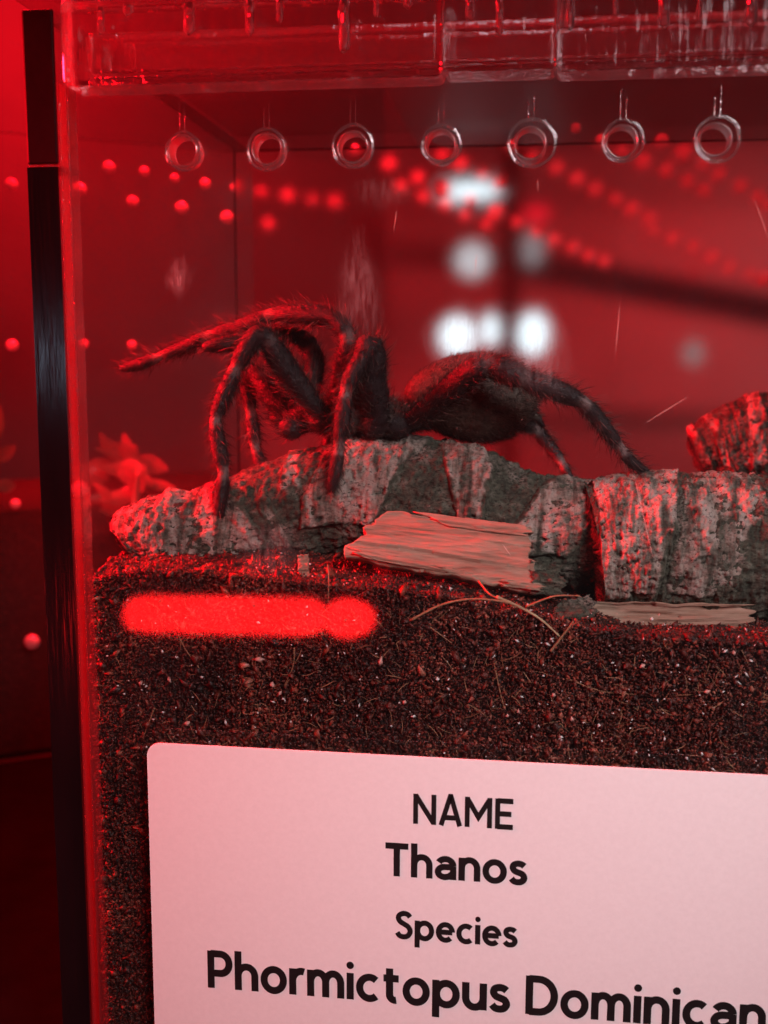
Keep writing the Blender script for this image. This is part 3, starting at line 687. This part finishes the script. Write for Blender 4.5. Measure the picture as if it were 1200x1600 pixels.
for (x, y, Y, a, b_, c) in [(505, 655, 4.0, .42, .5, .42), (545, 655, 3.9, .42, .5, .45), (585, 662, 3.8, .42, .45, .42), (622, 664, 3.9, .4, .45, .4), (470, 640, 4.9, .4, .4, .42), (440, 650, 4.7, .36, .3, .34)]: parts.append(ellipsoid(sp(x, y, Y), (a, b_, c), n=18, m=12))
parts.append(tube([sp(640, 655, 4.6), sp(660, 655, 4.7), sp(680, 650, 4.8)], [.4, .3, .4], 12))
parts.append(tube([sp(838, 650, 4.9), sp(850, 668, 4.95)], [.14, .06], 8))
jp = []
for li, L in enumerate(legs):
    P = np.array([sp(a, b, c) for a, b, c, r in L]); r = np.array([q[3] for q in L]) * 1.09
    PR = np.hstack([P, r[:, None]]); n = len(L); dense = []
    for i in range(n - 1):
        for t in np.linspace(0, 1, 7)[:-1]:
            c = PR[i] * (1 - t) + PR[i + 1] * t; bul = 1 + 0.10 * math.sin(math.pi * t); c = c.copy(); c[3] *= bul; dense.append(c)
    dense.append(PR[-1]); dense = np.array(dense)
    for k in range(2): dense[1:-1] = 0.25 * dense[:-2] + 0.5 * dense[1:-1] + 0.25 * dense[2:]
    for j in JOINTS[li]:
        q = int(j * 6); jp.append(dense[min(q, len(dense) - 1), :3]); dense[max(q - 1, 0):q + 2, 3] *= 0.86
    parts.append(tube(dense[:, :3], dense[:, 3], 12))
    parts.append(ellipsoid(dense[0, :3], (dense[0, 3] * 1.1,) * 3, n=12, m=8)); parts.append(ellipsoid(dense[-1, :3], (dense[-1, 3],) * 3, n=12, m=8))
spider = root("tarantula", (*sp(600, 690)[:2], 17.6), "dark hairy tarantula standing with arched legs across the bark log", "tarantula")
V, F = join(parts)
body = mk("body", np.array(V), F, M_SPIDER, spider)
md = body.modifiers.new("fuse", 'REMESH'); md.mode = 'VOXEL'; md.voxel_size = 0.0005; md.use_smooth_shade = True
ms = body.modifiers.new("smooth", 'SMOOTH'); ms.factor = 0.5; ms.iterations = 4
dg = bpy.context.evaluated_depsgraph_get(); ev = body.evaluated_get(dg)
me = bpy.data.meshes.new_from_object(ev); body.modifiers.clear(); old = body.data; body.data = me; bpy.data.meshes.remove(old)
me.name = "body"; me.materials.clear(); me.materials.append(M_SPIDER)
me.polygons.foreach_set('use_smooth', [True] * len(me.polygons))
nv = len(me.vertices); VC = np.empty(nv * 3); me.vertices.foreach_get('co', VC); VC = VC.reshape(-1, 3) / CM + np.array(worldloc(spider)) / CM
VN = np.empty(nv * 3); me.vertices.foreach_get('normal', VN); VN = VN.reshape(-1, 3)
jp = np.array(jp); jd = np.full(nv, 9.0)
for q in jp: jd = np.minimum(jd, np.linalg.norm(VC - q, axis=1))
setcol(body, 'joint', 0.75 * sstep(0.32, 0.12, jd))
inab = (((VC - AB) / np.array([2.0, 1.45, 1.4])) ** 2).sum(1); abd = sstep(1.15, 0.85, inab); setcol(body, 'abdomen', abd)
inca = (((VC - CA) / np.array([1.5, 1.2, 0.75])) ** 2).sum(1); setcol(body, 'carapace', sstep(1.2, 0.8, inca))
# setae: thousands of fine tapering bent bristles, one mesh
skel = np.vstack([np.linspace(np.array([sp(a, b, c)]), np.array([sp(a2, b2, c2)]), 9)[:, 0] for L in legs for (a, b, c, _), (a2, b2, c2, _) in zip(L[:-1], L[1:])])
sdir = np.vstack([np.repeat(unit(sp(a2, b2, c2) - sp(a, b, c))[None], 9, 0) for L in legs for (a, b, c, _), (a2, b2, c2, _) in zip(L[:-1], L[1:])])
NH = 38000
idx = rng.choice(nv, NH); base = VC[idx]; nrm = VN[idx]; isab = abd[idx] > 0.4
near = np.empty(NH, int)
for a in range(0, NH, 2000):
    near[a:a + 2000] = ((base[a:a + 2000, None] - skel[None]) ** 2).sum(-1).argmin(1)
flow = np.where(isab[:, None], np.array([[1.0, 0, -0.1]]), sdir[near])
ln = np.where(isab, rng.uniform(0.06, 0.21, NH), np.where(rng.uniform(0, 1, NH) < 0.13, rng.uniform(0.24, 0.52, NH), rng.uniform(0.07, 0.2, NH)))
dirv = nrm * np.where(isab, 0.55, 0.8)[:, None] + flow * 0.75 + rng.normal(0, 0.22, (NH, 3)); dirv /= np.linalg.norm(dirv, axis=1)[:, None]
mid = base + dirv * (ln * 0.5)[:, None]; tip = mid + (dirv + flow * 0.25 + rng.normal(0, .1, (NH, 3))) * (ln * 0.5)[:, None]
s1 = np.cross(dirv, rng.normal(size=(NH, 3))); s1 /= np.linalg.norm(s1, axis=1)[:, None]; s2 = np.cross(dirv, s1)
wd = np.where(ln > 0.23, rng.uniform(0.005, 0.009, NH), rng.uniform(0.0035, 0.0065, NH))[:, None]
a3 = [math.cos(2 * math.pi * k / 3) * s1 + math.sin(2 * math.pi * k / 3) * s2 for k in range(3)]
HV = np.stack([base - nrm * 0.02 + a3[0] * wd, base - nrm * 0.02 + a3[1] * wd, base - nrm * 0.02 + a3[2] * wd, mid + a3[0] * wd * .8, mid + a3[1] * wd * .8, mid + a3[2] * wd * .8, tip], 1).reshape(-1, 3)
hf = []
for k in range(3):
    k2 = (k + 1) % 3; hf += [(k, k2, 3 + k2), (k, 3 + k2, 3 + k), (3 + k, 3 + k2, 6)]
HF = (np.array(hf)[None] + 7 * np.arange(NH)[:, None, None]).reshape(-1, 3)
hair = mk("hair", HV, HF, M_HAIR, spider, kind='stuff')
if len(hair.data.vertices) == NH * 7: setcol(hair, 'tone', np.repeat(np.clip(rng.beta(1.4, 2.2, NH) + np.where(isab, 0.12, np.where(ln > 0.23, 0.25, 0)), 0, 1), 7))

# ------------------------------------------------------------------ label with its lettering
sign = root("name_label", (*at(720, 1400, -0.06)[:2], 2.0), "white rounded label with black lettering stuck on the enclosure's front", "label")
lx0 = at(233, 1300, -0.06)[0]; lz1 = at(300, 1164.5, -0.06)[2]; lx1 = 9.0; lz0 = 1.2; cr = 0.33
outl = []
for cx, cz, a0 in ((lx1 - cr, lz1 - cr, 0), (lx0 + cr, lz1 - cr, 90), (lx0 + cr, lz0 + cr, 180), (lx1 - cr, lz0 + cr, 270)):
    for k in range(9):
        a = math.radians(a0 + k * 90 / 8); outl.append((cx + cr * math.cos(a), cz + cr * math.sin(a)))
n = len(outl); V = [(x, -0.06, z) for x, z in outl] + [(x, -0.004, z) for x, z in outl]
F = [tuple(range(n))[::-1], tuple(range(n, 2 * n))] + [(k, (k + 1) % n, n + (k + 1) % n, n + k) for k in range(n)]
mk("card", V, F, M_PAPER, sign)
def arc(cx, cy, rx, ry, a0, a1, n=18):
    return [(cx + rx * math.cos(math.radians(a)), cy + ry * math.sin(math.radians(a))) for a in np.linspace(a0, a1, n)]
def spl(P, n=26): return [tuple(p) for p in smooth_path(np.array(P), n)]
h_ = 0.075
G = {
 'N': (.80, [[(h_, 0), (h_, 1)], [(h_, .96), (.725, .04)], [(.725, 0), (.725, 1)]]),
 'A': (.78, [[(.055, 0), (.375, .97), (.405, .97), (.725, 0)], [(.17, .27), (.61, .27)]]),
 'M': (.94, [[(h_, 0), (h_, 1)], [(h_, .95), (.47, .34), (.865, .95)], [(.865, 0), (.865, 1)]]),
 'E': (.66, [[(h_, 0), (h_, 1)], [(h_, .925), (.62, .925)], [(h_, .5), (.56, .5)], [(h_, .075), (.62, .075)]]),
 'T': (.68, [[(0, .925), (.68, .925)], [(.34, 0), (.34, .9)]]),
 'S': (.62, [spl([(.53, .80), (.45, .89), (.31, .925), (.16, .87), (.10, .75), (.17, .62), (.31, .54), (.46, .45), (.54, .29), (.46, .13), (.31, .075), (.15, .11), (.06, .22)], 40)]),
 'P': (.64, [[(h_, 0), (h_, 1)], [(h_, .925), (.33, .925)] + arc(.33, .665, .24, .26, 90, -90) + [(h_, .405)]]),
 'D': (.78, [[(h_, 0), (h_, 1)], [(h_, .925), (.31, .925)] + arc(.31, .5, .395, .425, 90, -90) + [(h_, .075)]]),
 'h': (.60, [[(h_, 0), (h_, 1.04)], arc(.30, .39, .225, .245, 180, 0) + [(.525, .37), (.525, 0)]]),
 'n': (.60, [[(h_, 0), (h_, .70)], arc(.30, .39, .225, .245, 180, 0) + [(.525, .37), (.525, 0)]]),
 'm': (.95, [[(h_, 0), (h_, .70)], arc(.275, .39, .20, .245, 180, 0) + [(.475, .37), (.475, 0)], arc(.675, .39, .20, .245, 180, 0) + [(.875, .37), (.875, 0)]]),
 'r': (.38, [[(h_, 0), (h_, .70)], arc(.31, .37, .235, .265, 180, 72)]),
 'o': (.67, [arc(.335, .345, .26, .28, 0, 360, 40)]),
 'a': (.60, [[(.525, 0), (.525, .42)], arc(.30, .42, .225, .205, 0, 152), [(.525, .385), (.29, .385)] + arc(.285, .23, .205, .155, 90, 270) + [(.40, .10), (.525, .2)]]),
 's': (.50, [spl([(.42, .56), (.35, .61), (.24, .63), (.12, .59), (.09, .49), (.15, .40), (.25, .36), (.37, .31), (.42, .20), (.36, .10), (.25, .068), (.13, .09), (.05, .17)], 34)]),
 'p': (.67, [[(h_, -.28), (h_, .70)], arc(.345, .345, .255, .28, 0, 360, 40)]),
 'e': (.65, [[(.08, .35), (.585, .35)], arc(.335, .345, .255, .28, 2, 316, 34)]),
 'c': (.58, [arc(.335, .345, .26, .28, 48, 312, 30)]),
 'i': (.15, [[(h_, 0), (h_, .70)], 'dot']),
 't': (.44, [[(.18, .90), (.18, .22)] + arc(.32, .215, .14, .145, 180, 285, 9), [(.02, .64), (.42, .64)]]),
 'u': (.60, [[(h_, .70), (h_, .31)] + arc(.30, .31, .225, .245, 180, 360), [(.525, .70), (.525, 0)]]),
}
def ribbon(P, w):
    P = np.array(P, float); keep = np.concatenate([[True], np.linalg.norm(np.diff(P, axis=0), axis=1) > 1e-4]); P = P[keep]
    closed = np.linalg.norm(P[0] - P[-1]) < 1e-3
    T = np.diff(P, axis=0); T /= np.linalg.norm(T, axis=1)[:, None]; Nn = np.stack([-T[:, 1], T[:, 0]], -1); out = []
    for i in range(len(P)):
        a = Nn[i - 1] if i > 0 else (Nn[-1] if closed else Nn[0]); b = Nn[i] if i < len(Nn) else (Nn[0] if closed else Nn[-1])
        m = a + b; m /= np.linalg.norm(m) + 1e-9; m = m / max(0.5, m @ a); out.append((P[i] + m * w / 2, P[i] - m * w / 2))
    V = [p for q in out for p in q]; F = [(2 * i, 2 * i + 1, 2 * i + 3, 2 * i + 2) for i in range(len(P) - 1)]
    return V, F
YT = -0.064
def text_line(txt, pxl, pyl, pxr, cap_px, upto, weight=0.155, gap=0.12):
    """pxl,pyl: baseline start; pxr: right end of the first upto letters; cap_px: cap height"""
    p0 = at(pxl, pyl, YT); top = at(pxl, pyl - cap_px, YT); hgt = top[2] - p0[2]
    adv = lambda c: 0.32 if c == ' ' else G[c][0] + gap
    wnat = sum(adv(c) for c in txt[:upto]) - gap; x1 = at(pxr, pyl + (pxr - pxl) * 0.075, YT)[0]; sx = (x1 - p0[0]) / wnat
    line = root("text_line", p0); line.parent = sign; line.location = line.location - sign.location
    x = 0.0
    for c in txt:
        if c != ' ':
            V = []; F = []; k = 0
            for st in G[c][1]:
                if st == 'dot': v = [np.array((h_ + .098 * math.cos(q), .90 + .098 * math.sin(q))) for q in np.linspace(0, 2 * math.pi, 18, endpoint=False)]; f = [tuple(range(18))]
                else: v, f = ribbon(st, weight)
                b0 = len(V); V += [(p0[0] + (x + q[0]) * sx, YT - 0.0006 * k, p0[2] + q[1] * hgt) for q in v]; F += [tuple(i + b0 for i in q) for q in f]; k += 1
            mk("letter", V, F, M_INK, line)
        x += adv(c)
text_line("NAME", 646, 1287, 803, 47, 4, 0.175, 0.13)
text_line("Thanos", 602, 1368, 823, 51, 6, 0.19, 0.10)
text_line("Species", 618, 1466, 808, 43, 7, 0.19, 0.10)
text_line("Phormictopus Dominican", 326, 1543, 796, 58, 12, 0.19, 0.10)

# ------------------------------------------------------------------ dust and scratches on the front panel
nd = 620
px = rng.uniform(110, 1200, nd); py = 200 + 900 * rng.uniform(0, 1, nd)
cl = rng.uniform(0, 1, nd) < 0.3; px = np.where(cl, rng.normal(830, 70, nd), px); py = np.where(cl, rng.normal(560, 90, nd), py)
px = np.clip(px, 150, 1230)
chunks(np.array([at(a, b, -0.008) for a, b in zip(px, py)]), 0.004 + 0.014 * rng.beta(1, 5, nd), 0.3, 12, "dust", M_DUST, kind='stuff', label="fine dust specks and crumbs stuck on the front panel", cat="dust")
for pts in ([(968, 480), (962, 550)], [(1180, 315), (1200, 370)], [(840, 280), (841, 300)], [(990, 740), (1020, 870)], [(785, 850), (798, 868)], [(745, 395), (742, 430)], [(1010, 660), (1075, 620)], [(620, 330), (615, 360)]):
    P = smooth_path([at(x, y, -0.006) for x, y in pts], 6); V, F = tube(P, [0.002, .004, .006, .005, .004, .002], 5); mk("scratch", V, F, M_DUST, front)
def smudge_mat():
    t = NT("greasy_smudge"); st = t.noise(t.coord((1, 1, 0.16)), 900, 4, 0.7); a = t.attr('fade')
    f = t.math('MULTIPLY', t.math('MULTIPLY', t.ramp(st, [(0.4, (0.1,) * 3), (0.68, (1, 1, 1))]), a), 0.55)
    d = t.n('ShaderNodeBsdfDiffuse'); d.inputs[0].default_value = (0.8, 0.76, 0.76, 1); tr = t.n('ShaderNodeBsdfTransparent')
    g = t.n('ShaderNodeBsdfTranslucent'); g.inputs[0].default_value = (0.8, 0.76, 0.76, 1)
    m1 = t.n('ShaderNodeMixShader', i_0=0.5); t.link(d.outputs[0], m1.inputs[1]); t.link(g.outputs[0], m1.inputs[2])
    m = t.n('ShaderNodeMixShader', i_0=f); t.link(tr.outputs[0], m.inputs[1]); t.link(m1.outputs[0], m.inputs[2]); return t.done(m.outputs[0])
M_SMUDGE = smudge_mat()
for (x, y, rx, ry, k) in [(278, 434, 22, 40, 1.0), (562, 450, 40, 100, .55), (722, 525, 80, 60, .5), (850, 560, 60, 90, .45), (600, 300, 60, 30, .3), (420, 860, 70, 50, .3)]:
    a, b_ = np.meshgrid(np.linspace(-1, 1, 17), np.linspace(-1, 1, 17), indexing='ij')
    P = np.array([at(x + rx * u, y + ry * v, -0.004) for u, v in zip(a.ravel(), b_.ravel())]); P[:, 1] = -0.004 - 0.001 * (1 - (a ** 2 + b_ ** 2).ravel())
    o = mk("smudge", P, grid_faces(17, 17), M_SMUDGE, front); fd = k * sstep(1.0, 0.1, np.sqrt(a ** 2 + b_ ** 2) + 0.3 * fbm(np.stack([a * 2, b_ * 2, 0 * a + x], -1), 3, 3))
    if len(o.data.vertices) == 289: setcol(o, 'fade', fd.ravel())
for hx, hz in holes[:8]:
    for q in (-0.05, 0.07):
        P = [(hx + q, -0.005, hz + HR + 0.1), (hx + q, -0.006, hz + HR + 0.35), (hx + q, -0.005, hz + HR + random.uniform(.5, .75))]
        V, F = tube(P, [0.012, 0.008, 0.004], 5); mk("drip_mark", V, F, M_RIM, front)

# ------------------------------------------------------------------ neighbour enclosure behind, at the left
nb = root("terrarium", (-26, 34, 0), "blurred neighbouring acrylic enclosure behind at the left, dotted with vent holes", "terrarium")
pa, pb = np.array([-27.0, 22.0]), np.array([5.0, 42.0])
def slanted(p, q, z0, z1, th):
    dn = unit(np.array([-(q - p)[1], (q - p)[0]])) * th
    c = [p, q, q + dn, p + dn]; V = [(x, y, z0) for x, y in c] + [(x, y, z1) for x, y in c]
    return V, [(3, 2, 1, 0), (4, 5, 6, 7), (0, 1, 5, 4), (1, 2, 6, 5), (2, 3, 7, 6), (3, 0, 4, 7)]
V, F = slanted(pa, pb, 0.1, 30, 0.5); npan = mk("front_panel", V, F, M_DUSTY, nb)
def onpan(px, py):
    d_ = MC.T @ np.array([(px - 600) / FPX, (py - 800) / FPX, 1.0]); nrm = np.array([-(pb - pa)[1], (pb - pa)[0], 0.0]); nrm /= np.linalg.norm(nrm)
    t = ((np.array([*pa, 0]) - EYE) @ nrm) / (d_ @ nrm); return EYE + d_ * t
def rowp(a, b, n, q):
    ws = np.array([q ** k for k in range(n - 1)]); t = np.concatenate([[0], np.cumsum(ws) / ws.sum()])
    return [onpan(a[0] + (b[0] - a[0]) * u, a[1] + (b[1] - a[1]) * u) for u in t]
dots = [(p, 0.30) for p in rowp((172, 262), (525, 320), 9, 0.945)] + [(p, 0.36) for p in rowp((125, 298), (425, 352), 5, 0.93)] + [(onpan(x, y), r) for x, y, r in [(22, 286, .38), (20, 540, .36), (25, 786, .36), (50, 1000, .42), (133, 536, .28), (206, 540, .28), (130, 762, .45), (200, 765, .25)]]
for p, r in dots: stud(p - np.array([0, 0.05, 0]) + hr_.normal(0, .05, 3) * np.array([1, 0, 1]), r * hr_.uniform(0.6, 0.9), M_STUD, npan, d=0.2)
V, F = slanted(pa + np.array([0.0, 1.2]), pa + 0.42 * (pb - pa) + np.array([0, 1.2]), 0.2, 12.4, 14); 
o = mk("soil_bed", V, F, M_SOIL, nb)
nb2 = root("terrarium", (18, 36, 0), "blurred empty acrylic enclosure behind the spider, its wall dotted with slanting vent rows", "terrarium")
V, F = box(-7.5, 44, 30, 30.5, 0.05, 33); pan2 = mk("front_panel", V, F, M_DUSTY, nb2)
V, F = box(-7.5, 44, 30.55, 48, 33.05, 33.5); mk("lid_panel", V, F, M_DUSTY, nb2)
for (a, b, n, q) in [((560, 236), (945, 412), 12, 0.93), ((800, 230), (1015, 338), 8, 0.95), ((1035, 220), (1205, 322), 7, 0.95), ((628, 292), (760, 352), 5, 0.94), ((1020, 360), (1195, 440), 7, 0.95), ((690, 245), (780, 290), 4, .95), ((900, 200), (1100, 300), 7, .95)]:
    for p in row(a, b, n, 29.98, 29.98, q): stud(p + hr_.normal(0, 0.06, 3) * np.array([1, 0, 1]), hr_.uniform(0.22, 0.36), M_STUD, pan2, d=0.12)
# leafy plant in it
plant = root("leafy_plant", at(215, 780, 24), "blurred broad-leaved plant glowing red behind the log's left end", "plant")
def leaf(px, py, Y, ang, L, Wd, curl, parent):
    c = at(px, py, Y); u = np.linspace(0, 1, 11); V = []; F = []
    for i, t in enumerate(u):
        wv = Wd * math.sin(math.pi * min(1, t * 0.93 + 0.05)) ** 0.8 * (1 - 0.3 * t)
        for s in (-1, -0.5, 0, 0.5, 1):
            x = t * L; y = s * wv; zoff = curl * t * t - 0.15 * abs(s) * wv
            V.append((c[0] + x * math.cos(ang) - y * math.sin(ang), c[1] - zoff - 0.3 * t * L * 0.4, c[2] + x * math.sin(ang) + y * math.cos(ang)))
    F = [tuple(int(k) for k in q) for q in grid_faces(11, 5)]
    mk("leaf", V, F, M_LEAF, parent, smooth=True)
P = smooth_path([at(210, 820, 24), at(212, 780, 24.2), at(216, 735, 24.1)], 10); V, F = tube(P, np.linspace(0.25, 0.12, 10), 8); mk("stem", V, F, M_LEAF, plant, smooth=True)
lr = random.Random(5)
for k in range(24):
    leaf(206 + lr.uniform(-44, 26), 748 + lr.uniform(-34, 52), 26 + lr.uniform(-1, 2), lr.uniform(-0.3, 3.5), lr.uniform(1.0, 2.2), lr.uniform(.28, .6), lr.uniform(0.2, 0.9), plant)
plant2 = root("leafy_plant", at(0, 740, 26), "blurred red-lit plant left of the enclosure's dark edge", "plant")
P = smooth_path([at(-12, 800, 26), at(-10, 740, 26), at(-8, 690, 26)], 10); V, F = tube(P, np.linspace(0.3, 0.12, 10), 8); mk("stem", V, F, M_LEAF, plant2, smooth=True)
for (x, y, a, L, Wd) in [(-10, 720, .5, 1.7, .4), (-10, 690, 1.2, 2.0, .4), (-8, 760, .1, 1.4, .4), (-10, 660, 1.7, 2.4, .4), (-12, 740, 2.8, 1.7, .4)]: leaf(x, y, 26, a, L, Wd, 0.4, plant2)

# ------------------------------------------------------------------ pale cabinet, dark rail, post and lamps far behind
YB = 58
cab = root("cabinet", (18, YB + 2, 0), "blurred pale cabinet with a dark teal rail far behind the spider", "cabinet")
c0 = at(607, 640, YB); c1 = at(607, 335, YB)
c0 = at(607, 640, 63.2); c1 = at(607, 335, 63.2)
V, F = box(c0[0], 66, 63.2, 64.4, c0[2], c1[2], 0.1); mk("door", V, F, M_PALE, cab)
p0 = at(800, 412, YB - 5); p1 = at(1230, 490, YB - 9)
def bar(a, b, hh, dd):
    a = np.array(a); b = np.array(b); V = []
    for p in (a, b):
        for s, t in ((-1, -1), (1, -1), (1, 1), (-1, 1)): V.append((p[0], p[1] + s * dd / 2, p[2] + t * hh / 2))
    return V, [(0, 1, 2, 3), (7, 6, 5, 4), (0, 4, 5, 1), (1, 5, 6, 2), (2, 6, 7, 3), (3, 7, 4, 0)]
V, F = bar(p0, p1, 2.1, 1.2); mk("rail", V, F, M_TEAL, cab)
V, F = bar(at(606, 398, YB - 1), at(788, 408, YB - 1), 1.6, 1.0); mk("shelf_edge", V, F, M_GREY, cab)
a = at(793, 640, YB - 11); b2 = at(793, 330, YB - 11)
V, F = box(a[0] - 0.62, a[0] + 0.62, YB - 11.6, YB - 10.4, 0.0, 34, 0.05); o = mk("post", V, F, M_POST); props(o, "blurred dark upright post between the bright lamps far behind", "post")
def lampd(px, py, Y, rx, rz, mat, label, grp):
    p = at(px, py, Y); t = root("lamp", p, label, "lamp", grp)
    V, F = ellipsoid((0, 0, 0), (rx, 0.5, rz), n=20, m=14); mk("bulb", np.array(V) + p, F, mat, t, smooth=True)
    V, F = tube([p + np.array([0, .3, 0]), p + np.array([0, 1.4, 0])], [max(rx, rz) * .7, max(rx, rz) * .5], 14); mk("housing", V, F, M_HOUSING, t)
k = 83 / 1700 
g = "white lamps glowing far behind the spider"
YL = YB - 14
u = (YL + 25) / FPX
lampd(735, 299, YL, 46 * u, 12 * u, M_LAMPWHITE, "wide flat white lamp glow above the other lamps", g)
lampd(715, 526, YL, 27 * u, 30 * u, M_LAMPWHITE, "bright round white lamp left of the dark post, just above the spider", g)
lampd(766, 516, YL, 13 * u, 24 * u, M_LAMPWHITE, "narrow oval white lamp touching the dark post's left side", g)
lampd(833, 522, YL, 22 * u, 32 * u, M_LAMPWHITE, "bright oval white lamp right of the dark post", g)
lampd(738, 407, YL, 25 * u, 25 * u, M_GLAREDIM, "dim bluish glow for shelf glare crossing the dark rail left of the post", g)  # glowing shape stands in for glare reflected in the shelf
lampd(832, 390, YL, 16 * u, 26 * u, lamp_mat("faint_shelf_glare", (.75, .85, .9), 0.4), "faint grey glow for shelf glare above the rail right of the post", g)  # second glow put in for reflected shelf glare, no lamp there
lampd(838, 335, YL + 1, 20 * u, 12 * u, lamp_mat("red_bulb", (1, .01, .03), 1.2), "small red lamp right of the post near the top", "red lamps far behind")
lampd(1085, 418, YB - 4, 12 * u, 14 * u, lamp_mat("small_red_bulb", (1, .02, .03), 0.5), "small dim red lamp above the rail at the right", "red lamps far behind")
lampd(1083, 552, YL, 14 * u, 18 * u, lamp_mat("faint_white_bulb", (1, .8, .8), 0.3), "faint round pale lamp below the rail at the right", g)

# ------------------------------------------------------------------ room lamps that mirror in the front panel
def mirrored(px, py, Y):                       # where a lamp stands that the front panel shows at px, py
    p = at(px, py, Y); return np.array([p[0], -p[1], p[2]])
a = mirrored(197, 960, 130); b2 = mirrored(505, 965, 130); a3 = mirrored(512, 966, 130); b3 = mirrored(584, 969, 130)
tl = root("tube_lamp", (a + b2) / 2, "red tube lamp mirrored as a glowing bar on the soil", "lamp")
tp = [a + (b2 - a) * u for u in (0, .03, .1, .5, .9, .97, 1.0)]
V, F = tube(tp, [1.5, 2.4, 2.75, 2.75, 2.75, 2.4, 1.6], 16); mk("tube", V, F, M_LAMPRED, tl, smooth=True)
V, F = tube([a3 + (b3 - a3) * u for u in (0, .2, .5, .8, 1)], [1.9, 2.7, 2.9, 2.3, 1.0], 16); mk("tube", V, F, M_LAMPRED, tl, smooth=True)
V, F = tube([a + np.array([0, -3.4, 0]), b3 + np.array([0, -3.4, 0])], [2.4] * 2, 8); mk("housing", V, F, M_HOUSING, tl)
p = mirrored(84, 560, 90); bl = root("ceiling_bulb", p, "cool white bulb glinting on the enclosure's dark left edge", "lamp")
V, F = ellipsoid((0, 0, 0), (0.9, .9, 3.0)); mk("bulb", np.array(V) + p, F, M_LAMPCOOL, bl, smooth=True)
V, F = tube([p + np.array([0, 0, 2.8]), p + np.array([0, 0, 5])], [.8, .6], 12); mk("socket", V, F, M_HOUSING, bl)
